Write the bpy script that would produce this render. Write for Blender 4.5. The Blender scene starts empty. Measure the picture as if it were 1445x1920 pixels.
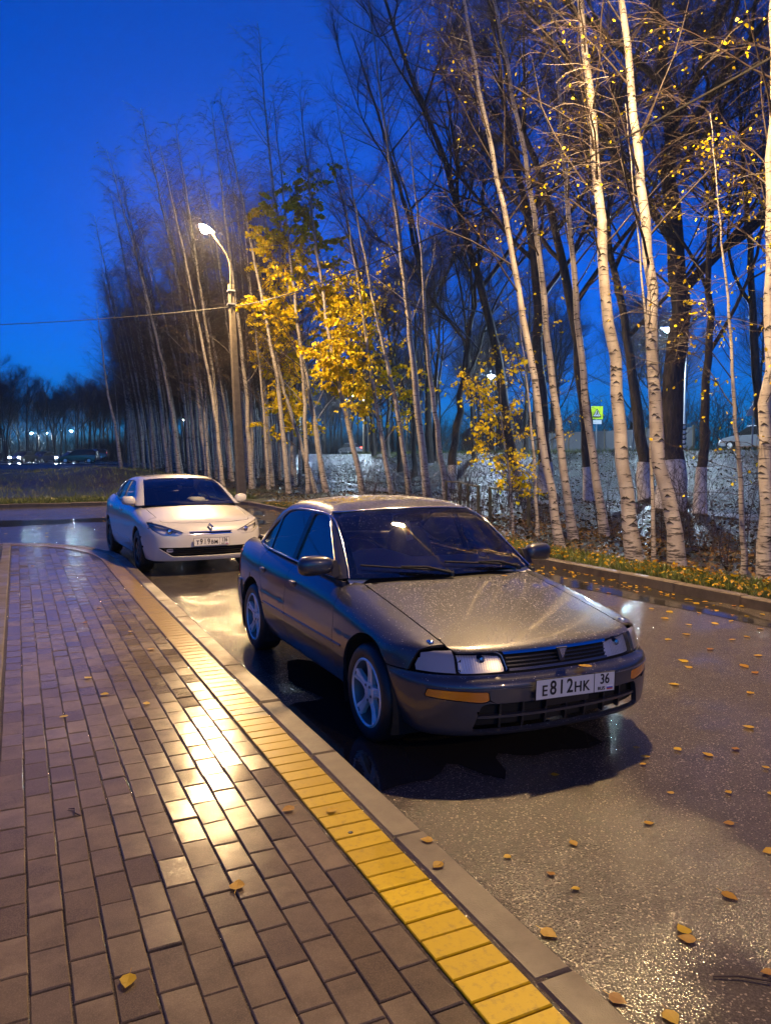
import bpy, bmesh, math, random
import numpy as np
from mathutils import Vector, Matrix
PI = math.pi
R = math.radians
SC = bpy.context.scene
COL = SC.collection

# ------------------------------------------------------------------ camera
F_PX, CXP, CYP, CAM_H = 1444.0, 722.5, 960.0, 1.72       # photograph: 1445 x 1920, horizon at y = 858
PITCH = math.atan((CYP - 858.0) / F_PX)
YAW = R(25.5)                                             # the kerb runs along +Y, the camera looks 25.5 deg right of it
cam_d = bpy.data.cameras.new('camera')
cam = bpy.data.objects.new('camera', cam_d)
COL.objects.link(cam)
cam.location = (0, 0, CAM_H)
cam.rotation_euler = (PI / 2 - PITCH, 0, -YAW)
cam_d.sensor_fit = 'VERTICAL'
cam_d.sensor_height = 24.0
cam_d.lens = 24.0 * F_PX / 1920.0
cam_d.clip_start = 0.05
cam_d.clip_end = 2000
SC.camera = cam

# ------------------------------------------------------------------ world: dusk sky
world = bpy.data.worlds.new('World')
SC.world = world
world.use_nodes = True
wn, wl = world.node_tree.nodes, world.node_tree.links
wn.clear()
w_out = wn.new('ShaderNodeOutputWorld')
w_bg = wn.new('ShaderNodeBackground')
w_sky = wn.new('ShaderNodeTexSky')
w_sky.sky_type = 'NISHITA'
w_sky.sun_disc = False
w_sky.sun_elevation = R(4.5)
w_sky.sun_rotation = R(200)
w_sky.altitude = 150
w_sky.air_density = 1.0
w_sky.dust_density = 0.3
w_sky.ozone_density = 8.0
w_tint = wn.new('ShaderNodeMix'); w_tint.data_type = 'RGBA'; w_tint.blend_type = 'MULTIPLY'
w_tint.inputs[0].default_value = 1.0
w_tint.inputs[7].default_value = (0.06, 0.60, 1.0, 1.0)
w_bg.inputs['Strength'].default_value = 0.09
wl.new(w_sky.outputs[0], w_tint.inputs[6])
wl.new(w_tint.outputs[2], w_bg.inputs['Color'])
wl.new(w_bg.outputs[0], w_out.inputs['Surface'])

# ------------------------------------------------------------------ exposure and render settings
SC.view_settings.view_transform = 'Standard'
SC.view_settings.look = 'None'
SC.view_settings.exposure = 1.7
SC.view_settings.gamma = 1.0
SC.view_settings.use_curve_mapping = False
SC.render.engine = 'CYCLES'
cy = SC.cycles
cy.use_denoising = True
cy.denoiser = 'OPENIMAGEDENOISE'
cy.max_bounces = 8
cy.diffuse_bounces = 2
cy.glossy_bounces = 3
cy.transmission_bounces = 6
cy.transparent_max_bounces = 12
cy.volume_bounces = 0
cy.sample_clamp_indirect = 4.0
cy.sample_clamp_direct = 0.0
cy.caustics_reflective = False
cy.caustics_refractive = False
cy.use_light_tree = True

# strengths of the lamps that are in the place
WARM = (1.0, 0.65, 0.30)
COLD = (0.62, 0.82, 1.0)
WARM_L = 1800.0
COLD_L = 1700.0
# ------------------------------------------------------------------ pixel <-> place
_f = np.array([math.sin(YAW) * math.cos(PITCH), math.cos(YAW) * math.cos(PITCH), -math.sin(PITCH)])
_r = np.array([math.cos(YAW), -math.sin(YAW), 0.0])
_u = np.cross(_r, _f)
def ray(px, py):
    return _f + (px - CXP) / F_PX * _r - (py - CYP) / F_PX * _u
def ground(px, py, z=0.0):
    d = ray(px, py); t = (z - CAM_H) / d[2]
    return Vector((d[0] * t, d[1] * t, z))
def at_depth(px, py, depth):
    d = ray(px, py) * depth
    return Vector((d[0], d[1], d[2] + CAM_H))
def from_cam(lat, depth, z=0.0):
    p = np.array([_r[0], _r[1]]) * lat + np.array([math.sin(YAW), math.cos(YAW)]) * depth
    return Vector((p[0], p[1], z))
def depth_of(p):
    return float(np.dot(np.array(p) - np.array([0, 0, CAM_H]), _f))

# ------------------------------------------------------------------ objects
def tag(o, label=None, cat=None, group=None, kind=None):
    if label: o['label'] = label
    if cat: o['category'] = cat
    if group: o['group'] = group
    if kind: o['kind'] = kind
    return o
def empty(name, loc=(0, 0, 0), rz=0.0, parent=None):
    o = bpy.data.objects.new(name, None); COL.objects.link(o)
    o.location = loc; o.rotation_euler = (0, 0, rz); o.empty_display_size = 0.2
    if parent: o.parent = parent
    return o
def link(name, me, parent=None, loc=None, rot=None, scale=None):
    o = bpy.data.objects.new(name, me); COL.objects.link(o)
    if parent: o.parent = parent
    if loc is not None: o.location = loc
    if rot is not None: o.rotation_euler = rot
    if scale is not None: o.scale = scale
    return o
def copy_tree(o, parent=None):
    c = o.copy(); COL.objects.link(c); c.parent = parent
    for ch in list(o.children):
        copy_tree(ch, c)
    return c

class MB:
    """collects shapes, builds one mesh"""
    def __init__(s): s.v = []; s.f = []; s.mi = []; s.cur = 0
    def add(s, vs, fs):
        b = len(s.v); s.v.extend([tuple(q) for q in vs]); s.f.extend([tuple(i + b for i in f) for f in fs])
        s.mi.extend([s.cur] * len(fs)); return s
    def box(s, x0, x1, y0, y1, z0, z1, bev=0.0, M=None):
        if bev <= 0:
            vs = [(x0,y0,z0),(x1,y0,z0),(x1,y1,z0),(x0,y1,z0),(x0,y0,z1),(x1,y0,z1),(x1,y1,z1),(x0,y1,z1)]
            fs = [(3,2,1,0),(4,5,6,7),(0,1,5,4),(1,2,6,5),(2,3,7,6),(3,0,4,7)]
        else:
            b = bev
            vs = [(x0,y0,z0),(x1,y0,z0),(x1,y1,z0),(x0,y1,z0),(x0,y0,z1-b),(x1,y0,z1-b),(x1,y1,z1-b),(x0,y1,z1-b),
                  (x0+b,y0+b,z1),(x1-b,y0+b,z1),(x1-b,y1-b,z1),(x0+b,y1-b,z1)]
            fs = [(3,2,1,0),(0,1,5,4),(1,2,6,5),(2,3,7,6),(3,0,4,7),(4,5,9,8),(5,6,10,9),(6,7,11,10),(7,4,8,11),(8,9,10,11)]
        if M is not None: vs = [tuple(M @ Vector(q)) for q in vs]
        return s.add(vs, fs)
    def tube(s, pts, rad, n=6, cap=True):
        pts = [Vector(p) for p in pts]; m = len(pts)
        if not hasattr(rad, '__len__'): rad = [rad] * m
        vs = []; fs = []; prev = None
        for i in range(m):
            t = (pts[min(i + 1, m - 1)] - pts[max(i - 1, 0)])
            t = t.normalized() if t.length > 1e-9 else Vector((0, 0, 1))
            if prev is None:
                a = Vector((1, 0, 0)) if abs(t.x) < 0.8 else Vector((0, 1, 0))
                nrm = t.cross(a).normalized()
            else:
                nrm = (prev - t * prev.dot(t)); nrm = nrm.normalized() if nrm.length > 1e-6 else t.orthogonal().normalized()
            prev = nrm; bn = t.cross(nrm)
            for k in range(n):
                a = 2 * PI * k / n
                vs.append(pts[i] + (nrm * math.cos(a) + bn * math.sin(a)) * rad[i])
        for i in range(m - 1):
            for k in range(n):
                k2 = (k + 1) % n
                fs.append((i * n + k, i * n + k2, (i + 1) * n + k2, (i + 1) * n + k))
        if cap:
            fs.append(tuple(range(n - 1, -1, -1))); fs.append(tuple((m - 1) * n + k for k in range(n)))
        return s.add(vs, fs)
    def lathe(s, prof, n=24, M=None, close=False):
        """prof: (radius, height) pairs, axis = local z"""
        vs = []; fs = []; m = len(prof)
        for (r, h) in prof:
            for k in range(n):
                a = 2 * PI * k / n
                q = Vector((r * math.cos(a), r * math.sin(a), h))
                vs.append(M @ q if M is not None else q)
        rng = range(m) if close else range(m - 1)
        for i in rng:
            j = (i + 1) % m
            for k in range(n):
                k2 = (k + 1) % n
                fs.append((i * n + k, i * n + k2, j * n + k2, j * n + k))
        return s.add(vs, fs)
    def prism(s, poly, h0, h1, M=None):
        """poly in local xy, extruded h0..h1 along local z"""
        n = len(poly)
        vs = [Vector((a, b, h0)) for a, b in poly] + [Vector((a, b, h1)) for a, b in poly]
        if M is not None: vs = [M @ q for q in vs]
        fs = [tuple(range(n - 1, -1, -1)), tuple(range(n, 2 * n))] + [(i, (i + 1) % n, n + (i + 1) % n, n + i) for i in range(n)]
        return s.add(vs, fs)
    def mesh(s, name, mats, smooth=False, ang=None):
        me = bpy.data.meshes.new(name)
        me.from_pydata([tuple(q) for q in s.v], [], s.f)
        if not isinstance(mats, (list, tuple)): mats = [mats]
        for m in mats: me.materials.append(m)
        if len(mats) > 1: me.polygons.foreach_set('material_index', s.mi)
        if smooth: me.polygons.foreach_set('use_smooth', [True] * len(s.f))
        me.update()
        if smooth and ang is not None: me.set_sharp_from_angle(angle=R(ang))
        return me
    def build(s, name, mats, parent=None, smooth=False, ang=40, **k):
        return link(name, s.mesh(name, mats, smooth, ang if smooth else None), parent, **k)

# ------------------------------------------------------------------ materials
MATS = {}
class NT:
    def __init__(s, name):
        s.m = bpy.data.materials.new(name); s.m.use_nodes = True
        s.n = s.m.node_tree.nodes; s.l = s.m.node_tree.links
        s.b = s.n['Principled BSDF']; s.out = s.n['Material Output']
    def set(s, **k):
        for a, v in k.items():
            a = a.replace('_', ' ')
            sk = s.b.inputs[a]
            if hasattr(v, 'is_linked') or isinstance(v, bpy.types.NodeSocket): s.l.new(v, sk)
            elif a in ('Base Color', 'Emission Color', 'Coat Tint', 'Specular Tint') and len(v) == 3: sk.default_value = (*v, 1)
            else: sk.default_value = v
        return s
    def coord(s, which='Object', scale=(1, 1, 1)):
        t = s.n.new('ShaderNodeTexCoord'); m = s.n.new('ShaderNodeMapping'); m.inputs['Scale'].default_value = scale
        s.l.new(t.outputs[which], m.inputs['Vector']); return m.outputs[0]
    def pos(s, scale=(1, 1, 1)):
        t = s.n.new('ShaderNodeNewGeometry'); m = s.n.new('ShaderNodeMapping'); m.inputs['Scale'].default_value = scale
        s.l.new(t.outputs['Position'], m.inputs['Vector']); return m.outputs[0]
    def noise(s, scale, vec=None, detail=4, rough=0.55, out=0):
        t = s.n.new('ShaderNodeTexNoise'); t.inputs['Scale'].default_value = scale; t.inputs['Detail'].default_value = detail; t.inputs['Roughness'].default_value = rough
        if vec is not None: s.l.new(vec, t.inputs['Vector'])
        return t.outputs[out]
    def voro(s, scale, vec=None, out='Distance', feature='F1', rnd=1.0):
        t = s.n.new('ShaderNodeTexVoronoi'); t.feature = feature; t.inputs['Scale'].default_value = scale; t.inputs['Randomness'].default_value = rnd
        if vec is not None: s.l.new(vec, t.inputs['Vector'])
        return t.outputs[out]
    def ramp(s, fac, stops, interp='LINEAR'):
        t = s.n.new('ShaderNodeValToRGB'); t.color_ramp.interpolation = interp
        e = t.color_ramp.elements
        while len(e) < len(stops): e.new(0.5)
        for i, (p, c) in enumerate(stops):
            e[i].position = p
            e[i].color = (c, c, c, 1) if not hasattr(c, '__len__') else (*c[:3], 1)
        s.l.new(fac, t.inputs[0]); return t.outputs[0]
    def mix(s, fac, a, b, mode='MIX'):
        t = s.n.new('ShaderNodeMix'); t.data_type = 'RGBA'; t.blend_type = mode
        for sock, v in ((t.inputs[0], fac), (t.inputs[6], a), (t.inputs[7], b)):
            if isinstance(v, bpy.types.NodeSocket): s.l.new(v, sock)
            elif hasattr(v, '__len__'): sock.default_value = (*v[:3], 1)
            else: sock.default_value = v if sock == t.inputs[0] else (v, v, v, 1)
        return t.outputs[2]
    def math(s, op, a, b=0.0, clamp=False):
        t = s.n.new('ShaderNodeMath'); t.operation = op; t.use_clamp = clamp
        for sock, v in ((t.inputs[0], a), (t.inputs[1], b)):
            if isinstance(v, bpy.types.NodeSocket): s.l.new(v, sock)
            else: sock.default_value = v
        return t.outputs[0]
    def bump(s, h, strength=0.5, dist=0.01, normal=None):
        t = s.n.new('ShaderNodeBump'); t.inputs['Strength'].default_value = strength; t.inputs['Distance'].default_value = dist
        s.l.new(h, t.inputs['Height'])
        if normal is not None: s.l.new(normal, t.inputs['Normal'])
        return t.outputs[0]
    def rnd(s):
        return s.n.new('ShaderNodeObjectInfo').outputs['Random']
    def island(s):
        return s.n.new('ShaderNodeNewGeometry').outputs['Random Per Island']
def simple(name, col, rough=0.5, metal=0.0, **k):
    t = NT(name); t.set(Base_Color=col, Roughness=rough, Metallic=metal, **k); return t.m
def emis(name, col, s):
    t = NT(name); t.set(Base_Color=(0, 0, 0), Emission_Color=col, Emission_Strength=s, Roughness=0.4); return t.m

def make_materials():
    M = MATS
    # wet asphalt
    t = NT('wet_asphalt'); p = t.pos()
    agg = t.noise(95, p, 3, 0.7); big = t.noise(0.55, p, 4, 0.6); mid = t.noise(6, p, 4, 0.6)
    v = t.voro(120, p)
    col = t.ramp(agg, [(0.3, (0.034, 0.030, 0.027)), (0.55, (0.072, 0.062, 0.054)), (0.75, (0.145, 0.122, 0.104))])
    col = t.mix(t.ramp(mid, [(0.35, 0.0), (0.7, 0.4)]), col, (0.026, 0.023, 0.021))
    glitter_grain = t.voro(150, p, 'Color'); sg = t.n.new('ShaderNodeSeparateColor'); t.l.new(glitter_grain, sg.inputs[0])
    col = t.mix(t.ramp(sg.outputs[0], [(0.93, 0.0), (0.96, 0.7)]), col, (0.26, 0.22, 0.18))  # pale grains: glitter of the wet stones put into the colour
    wet = t.ramp(big, [(0.36, 0.0), (0.54, 1.0)])
    h = t.math('ADD', t.math('MULTIPLY', agg, 0.6), t.math('MULTIPLY', v, 0.8))
    rg = t.mix(wet, (0.22, 0.22, 0.22), (0.10, 0.10, 0.10))
    bs = t.n.new('ShaderNodeBump'); bs.inputs['Distance'].default_value = 0.006
    t.l.new(h, bs.inputs['Height']); t.l.new(t.ramp(big, [(0.38, 0.7), (0.58, 0.16)]), bs.inputs['Strength'])
    t.set(Base_Color=col, Roughness=rg, Normal=bs.outputs[0], IOR=1.4)
    M['asphalt'] = t.m
    # puddle water on asphalt
    t = NT('puddle'); p = t.pos()
    col = t.ramp(t.noise(40, p), [(0.3, (0.012, 0.011, 0.010)), (0.7, (0.03, 0.027, 0.024))])
    t.set(Base_Color=col, Roughness=0.04, IOR=1.33, Normal=t.bump(t.noise(14, p, 3), 0.12, 0.01)); M['puddle'] = t.m
    # pavers
    def paver(name, c0, c1, c2, wet0, rough_dry):
        t = NT(name); p = t.pos(); rn = t.rnd(); isl = t.island()
        rr = t.math('FRACT', t.math('ADD', rn, isl))
        sp = t.noise(260, p, 2, 0.7); blot = t.noise(7, p, 5, 0.65)
        col = t.mix(t.ramp(rr, [(0.0, 0.0), (1.0, 1.0)]), c0, c1)
        col = t.mix(t.ramp(blot, [(0.35, 0.65), (0.65, 0.0)]), col, c2)
        col = t.mix(t.ramp(sp, [(0.45, 0.0), (0.75, 0.35)]), col, tuple(min(1, q * 1.8) for q in c1))
        wetn = t.noise(0.9, p, 4, 0.6)
        wet = t.ramp(wetn, [(0.40, 0.0), (0.62, 1.0)])
        rg = t.mix(wet, (rough_dry,) * 3, (wet0,) * 3)
        rg = t.mix(t.ramp(rr, [(0.0, 0.0), (1.0, 0.7)]), rg, (rough_dry * 1.5,) * 3)
        b1 = t.bump(sp, 0.20, 0.0009); b2 = t.bump(t.noise(9, p, 2), 0.10, 0.012, b1)
        t.set(Base_Color=col, Roughness=rg, Normal=b2, IOR=1.30, Specular_IOR_Level=0.32)
        return t.m
    M['paver'] = paver('paver_brown', (0.086, 0.066, 0.042), (0.158, 0.124, 0.082), (0.060, 0.047, 0.032), 0.09, 0.17)
    t = NT('paver_yellow'); p = t.pos(); rn = t.rnd()
    wear = t.noise(38, p, 6, 0.7); far = t.noise(1.1, p, 3)
    col = t.mix(rn, (0.40, 0.27, 0.002), (0.50, 0.345, 0.003))
    col = t.mix(t.ramp(wear, [(0.52, 0.0), (0.72, 0.65)]), col, (0.18, 0.12, 0.03))
    sep = t.n.new('ShaderNodeSeparateXYZ'); t.l.new(p, sep.inputs[0])
    far_tone = t.ramp(t.math('ADD', t.math('MULTIPLY', sep.outputs[1], 0.1), t.math('MULTIPLY', far, 0.25)), [(0.38, 0.0), (0.66, 1.0)])  # browner and glossier towards the far end of the strip
    col = t.mix(far_tone, col, (0.20, 0.135, 0.045))
    t.set(Base_Color=col, Roughness=t.mix(far_tone, (0.45,) * 3, (0.22,) * 3), Normal=t.bump(t.noise(240, p, 2), 0.2, 0.002), IOR=1.3, Specular_IOR_Level=0.3); M['paver_yellow'] = t.m
    # joints / sand bed
    t = NT('joint_bed'); p = t.pos()
    t.set(Base_Color=t.ramp(t.noise(60, p), [(0.3, (0.030, 0.024, 0.017)), (0.7, (0.095, 0.076, 0.052))]), Roughness=0.12,
          Normal=t.bump(t.noise(170, p, 3), 0.8, 0.01)); M['joint'] = t.m
    # concrete kerb
    t = NT('kerb_concrete'); p = t.pos(); rn = t.rnd()
    c = t.ramp(t.noise(9, p, 6, 0.65), [(0.3, (0.060, 0.047, 0.033)), (0.7, (0.120, 0.095, 0.068))])
    c = t.mix(t.ramp(rn, [(0, 0.0), (1, 0.35)]), c, (0.14, 0.12, 0.10))
    t.set(Base_Color=c, Roughness=t.ramp(t.noise(2.2, p), [(0.35, 0.32), (0.65, 0.6)]), Specular_IOR_Level=0.3, Normal=t.bump(t.noise(180, p, 3), 0.25, 0.006)); M['kerb'] = t.m
    # soil with dead leaves, seen far
    t = NT('forest_floor'); p = t.pos()
    c = t.ramp(t.noise(3.5, p, 8, 0.75), [(0.35, (0.006, 0.005, 0.003)), (0.5, (0.016, 0.013, 0.008)), (0.7, (0.050, 0.040, 0.022))])
    c = t.mix(t.ramp(t.noise(0.35, p, 4), [(0.42, 0.0), (0.6, 0.75)]), c, (0.035, 0.055, 0.018))
    t.set(Base_Color=c, Roughness=t.ramp(t.noise(25, p), [(0.4, 0.28), (0.6, 0.65)]), Normal=t.bump(t.noise(9, p, 8, 0.8), 1.0, 0.12)); M['soil'] = t.m
    t = NT('grass'); p = t.pos(); i = t.island()
    t.set(Base_Color=t.mix(t.math('FRACT', t.math('ADD', i, t.noise(1.3, p))), (0.055, 0.105, 0.018), (0.17, 0.17, 0.035)), Roughness=0.4); M['grass'] = t.m
    # leaves
    def leaf(name, a, b, c):
        t = NT(name); i = t.island(); r = t.rnd()
        x = t.math('FRACT', t.math('ADD', i, r))
        col = t.ramp(x, [(0.0, a), (0.55, b), (1.0, c)])
        t.set(Base_Color=col, Roughness=0.5, Specular_IOR_Level=0.3)
        tr = t.n.new('ShaderNodeBsdfTranslucent'); t.l.new(col, tr.inputs[0])
        ms = t.n.new('ShaderNodeMixShader'); ms.inputs[0].default_value = 0.35
        t.l.new(t.b.outputs[0], ms.inputs[1]); t.l.new(tr.outputs[0], ms.inputs[2]); t.l.new(ms.outputs[0], t.out.inputs[0])
        return t.m
    M['leaf'] = leaf('leaf_yellow', (0.22, 0.085, 0.006), (0.40, 0.23, 0.005), (0.46, 0.32, 0.007))
    M['leaf_tree'] = leaf('leaf_tree_yellow', (0.66, 0.45, 0.006), (0.82, 0.62, 0.008), (0.74, 0.66, 0.012))
    M['leaf_dry'] = leaf('leaf_litter', (0.025, 0.018, 0.009), (0.055, 0.040, 0.020), (0.15, 0.11, 0.06))
    M['leaf_brown'] = leaf('leaf_brown', (0.10, 0.05, 0.02), (0.18, 0.10, 0.035), (0.30, 0.19, 0.05))
    # bark
    t = NT('birch_bark'); o = t.coord('Object')
    mp = t.n.new('ShaderNodeMapping'); mp.inputs['Scale'].default_value = (1.0, 1.0, 7.0); t.l.new(o, mp.inputs[0])
    d = t.noise(4.5, mp.outputs[0], 5, 0.62); fine = t.noise(22, mp.outputs[0], 3, 0.6)
    sep = t.n.new('ShaderNodeSeparateXYZ'); t.l.new(o, sep.inputs[0])
    low = t.ramp(t.math('MULTIPLY', sep.outputs[2], 0.1), [(0.0, 0.09), (0.13, 0.0)])
    c = t.ramp(t.noise(3, o, 4), [(0.3, (0.24, 0.21, 0.18)), (0.7, (0.42, 0.39, 0.36))])
    c = t.mix(t.ramp(t.math('ADD', d, low), [(0.585, 0.0), (0.63, 0.92)]), c, (0.028, 0.022, 0.018))
    c = t.mix(t.ramp(fine, [(0.60, 0.0), (0.70, 0.55)]), c, (0.14, 0.11, 0.09))
    t.set(Base_Color=c, Roughness=0.55, Normal=t.bump(d, 0.4, 0.02)); M['birch'] = t.m
    t = NT('birch_twig'); t.set(Base_Color=(0.045, 0.030, 0.024), Roughness=0.5); M['birch_twig'] = t.m
    M['scar'] = simple('birch_scar', (0.018, 0.014, 0.012), 0.8)
    t = NT('dark_bark'); o = t.coord('Object', (1, 1, 0.22))
    rg = t.noise(9, o, 6, 0.7)
    t.set(Base_Color=t.ramp(rg, [(0.35, (0.018, 0.014, 0.011)), (0.65, (0.075, 0.060, 0.048))]), Roughness=0.6, Normal=t.bump(rg, 1.0, 0.06)); M['bark'] = t.m
    M['bark_twig'] = simple('dark_twig', (0.040, 0.030, 0.024), 0.55)
    t = NT('whitewash'); o = t.coord('Object')
    t.set(Base_Color=t.ramp(t.noise(8, o, 6, 0.7), [(0.32, (0.22, 0.20, 0.18)), (0.55, (0.66, 0.65, 0.63))]), Roughness=0.8, Normal=t.bump(t.noise(14, o, 5), 0.8, 0.03)); M['whitewash'] = t.m
    # metals, plastics
    M['black'] = simple('black_plastic', (0.012, 0.012, 0.013), 0.35)
    M['matt_black'] = simple('matt_black', (0.006, 0.006, 0.006), 0.9)
    M['rubber'] = simple('tyre_rubber', (0.014, 0.014, 0.014), 0.45)
    M['chrome'] = simple('chrome', (0.75, 0.75, 0.76), 0.12, 1.0)
    M['alloy'] = simple('alloy', (0.80, 0.78, 0.75), 0.28, 0.3)
    M['rim_barrel_shaded'] = simple('rim_barrel_shaded', (0.20, 0.195, 0.19), 0.4, 0.5)  # darker than the spokes: shade in the wheel gaps put into the colour
    M['dark_alloy'] = simple('dark_alloy', (0.02, 0.02, 0.021), 0.3, 0.4)
    M['steel'] = simple('galvanised', (0.32, 0.33, 0.34), 0.45, 0.6)
    t = NT('pole_concrete'); o = t.coord('Object')
    t.set(Base_Color=t.ramp(t.noise(5, o, 6, 0.7), [(0.3, (0.10, 0.082, 0.055)), (0.7, (0.19, 0.155, 0.11))]), Roughness=0.75, Normal=t.bump(t.noise(40, o, 4), 0.4, 0.01)); M['pole'] = t.m
    M['rail'] = simple('olive_paint', (0.13, 0.115, 0.05), 0.5)
    M['white_paint'] = simple('white_paint', (0.72, 0.72, 0.72), 0.4)
    M['sign_yellow'] = simple('sign_yellow_green', (0.55, 0.75, 0.02), 0.35, Emission_Color=(0.5, 0.75, 0.02), Emission_Strength=0.0)
    M['sign_grey'] = simple('sign_grey', (0.42, 0.45, 0.47), 0.4)
    M['sign_red'] = simple('sign_red', (0.5, 0.02, 0.02), 0.4)
    M['arm'] = simple('arm_paint', (0.10, 0.075, 0.045), 0.6)
    M['wire'] = simple('cable', (0.018, 0.017, 0.016), 0.5)
    # lamps
    M['lamp_warm'] = emis('lamp_warm', WARM, WARM_L)
    M['lamp_warm_bend'] = emis('lamp_warm_bend', WARM, WARM_L * 1.7)
    M['lamp_cold'] = emis('lamp_cold', COLD, COLD_L)
    M['head_on'] = emis('headlight_lit', (0.80, 0.90, 1.0), 260)
    M['tail_on'] = emis('tail_light_lit', (1.0, 0.03, 0.015), 14)
    # car things
    def glassy(name, tint, tr):
        t = NT(name)
        gl = t.n.new('ShaderNodeBsdfGlossy'); gl.inputs['Roughness'].default_value = 0.015
        tp = t.n.new('ShaderNodeBsdfTransparent'); tp.inputs[0].default_value = (*tint, 1)
        fr = t.n.new('ShaderNodeFresnel'); fr.inputs['IOR'].default_value = tr
        ms = t.n.new('ShaderNodeMixShader')
        t.l.new(fr.outputs[0], ms.inputs[0]); t.l.new(tp.outputs[0], ms.inputs[1]); t.l.new(gl.outputs[0], ms.inputs[2])
        t.l.new(ms.outputs[0], t.out.inputs[0]); return t.m
    M['glass'] = glassy('car_glass', (0.93, 0.95, 0.96), 2.6)
    M['glass_dark'] = glassy('car_glass_tinted', (0.10, 0.11, 0.12), 2.3)
    M['lens'] = glassy('lamp_lens', (0.96, 0.96, 0.96), 1.28)
    M['amber'] = simple('amber_lens', (0.62, 0.20, 0.008), 0.18, Coat_Weight=1.0)
    M['reflector'] = simple('lamp_reflector', (0.66, 0.64, 0.61), 0.25, 0.35)
    M['frosted'] = simple('corner_lamp', (0.27, 0.26, 0.25), 0.3, Coat_Weight=1.0)
    M['interior'] = simple('interior_grey', (0.035, 0.035, 0.038), 0.7)
    M['dash'] = simple('dashboard_grey', (0.55, 0.56, 0.57), 0.6)
    M['cloth'] = simple('seat_cloth', (0.16, 0.16, 0.175), 0.85)
    M['paper'] = simple('paper', (0.75, 0.75, 0.72), 0.7)
    M['plate'] = simple('number_plate', (0.62, 0.62, 0.60), 0.4)
    M['ink'] = simple('plate_ink', (0.010, 0.010, 0.010), 0.45)
    M['flag_blue'] = simple('flag_blue', (0.03, 0.09, 0.42), 0.5)
    M['flag_red'] = simple('flag_red', (0.45, 0.03, 0.03), 0.5)
    M['flag_white'] = simple('flag_white', (0.75, 0.75, 0.75), 0.5)
    t = NT('grey_metallic'); o = t.coord('Object')
    fl = t.voro(900, o, 'Color')
    dirt = t.noise(2.5, o, 4)
    t.set(Base_Color=t.mix(t.ramp(dirt, [(0.4, 0.0), (0.75, 0.5)]), (0.048, 0.048, 0.056), (0.040, 0.038, 0.040)), Metallic=0.35, Roughness=0.36,
          Coat_Weight=1.0, Coat_Roughness=0.05, Coat_IOR=1.5)
    M['paint_grey'] = t.m
    t = NT('white_car_paint'); t.set(Base_Color=(0.46, 0.455, 0.45), Roughness=0.35, Coat_Weight=1.0, Coat_Roughness=0.04); M['paint_white'] = t.m
    t = NT('black_car_paint'); t.set(Base_Color=(0.012, 0.011, 0.012), Roughness=0.3, Coat_Weight=1.0, Coat_Roughness=0.04); M['paint_black'] = t.m
    t = NT('blue_car_paint'); t.set(Base_Color=(0.03, 0.05, 0.10), Roughness=0.3, Coat_Weight=1.0); M['paint_blue'] = t.m
    t = NT('silver_car_paint'); t.set(Base_Color=(0.34, 0.35, 0.37), Roughness=0.3, Metallic=0.5, Coat_Weight=1.0); M['paint_silver'] = t.m
    t = NT('water'); t.set(Base_Color=(1, 1, 1), Roughness=0.02, IOR=1.33, Transmission_Weight=1.0); M['water'] = t.m
    t = NT('drop'); t.set(Base_Color=(0.34, 0.33, 0.32), Roughness=0.15, IOR=1.45, Specular_IOR_Level=0.9); M['drop'] = t.m  # opaque pale grey, the sparkle of the drops is in the colour
    M['brick'] = simple('house_wall', (0.20, 0.17, 0.15), 0.8)
    M['roof'] = simple('house_roof', (0.06, 0.05, 0.05), 0.7)
    M['fence_wall'] = simple('pale_fence', (0.10, 0.105, 0.12), 0.6)
    M['wood'] = simple('brown_plank', (0.13, 0.05, 0.02), 0.5)
make_materials()
# ================================================================== ground, road, paving
rnd = random.Random(7)
NPR = np.random.default_rng(11)
SWZ = 0.11                                            # paving level above the road
def sstep(a, b, x):
    t = np.clip((x - a) / (b - a), 0, 1); return t * t * (3 - 2 * t)
def vnoise(x, y, s, seed=0):
    x = np.asarray(x, float) * s + seed * 17.3; y = np.asarray(y, float) * s + seed * 5.1
    xi, yi = np.floor(x), np.floor(y); fx, fy = x - xi, y - yi
    h = lambda a, b: np.modf(np.abs(np.sin(a * 127.1 + b * 311.7 + seed) * 43758.5453))[0]
    u, v = fx * fx * (3 - 2 * fx), fy * fy * (3 - 2 * fy)
    return (h(xi, yi) * (1 - u) + h(xi + 1, yi) * u) * (1 - v) + (h(xi, yi + 1) * (1 - u) + h(xi + 1, yi + 1) * u) * v
def terrain(x, y):
    x = np.asarray(x, float); y = np.asarray(y, float)
    far = 0.9 * sstep(31, 74, y)                        # rises away beyond the bend
    bank = 2.0 * sstep(21, 33.0, x)                     # embankment of the far road
    z = 0.10 + np.maximum(far * (1 - sstep(14, 30, x)), 0) + np.maximum(bank, far * sstep(14, 30, x) * 0)
    z = np.where(x > 21, np.maximum(z, 0.10 + bank), z)
    rough = (vnoise(x, y, .35, 1) - .5) * .30 + (vnoise(x, y, 1.1, 2) - .5) * .10
    amp = sstep(9.2, 12, x) * (1 - sstep(31, 33, x)) + sstep(31.5, 36, y) * (1 - sstep(70, 78, y)) * (x < 10) * 1.2
    z = z + rough * np.clip(amp, 0, 1.2)
    z = z + .75 * np.exp(-(((x - 3.5) / 5) ** 2 + ((y - 46) / 5) ** 2))            # earth mound behind the bend
    z = z - .22 * np.exp(-(((x - 12.5) / 1.6) ** 2)) * sstep(20, 10, y)
    road = (x < 7.62) & (y < 29.5)
    z = np.where(road, -.06, z)
    z = np.where((x < 7.66) & (y < 29.55) & ~road, .02, z)
    return z
def tz(x, y): return float(terrain(np.array([x]), np.array([y]))[0])

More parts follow.
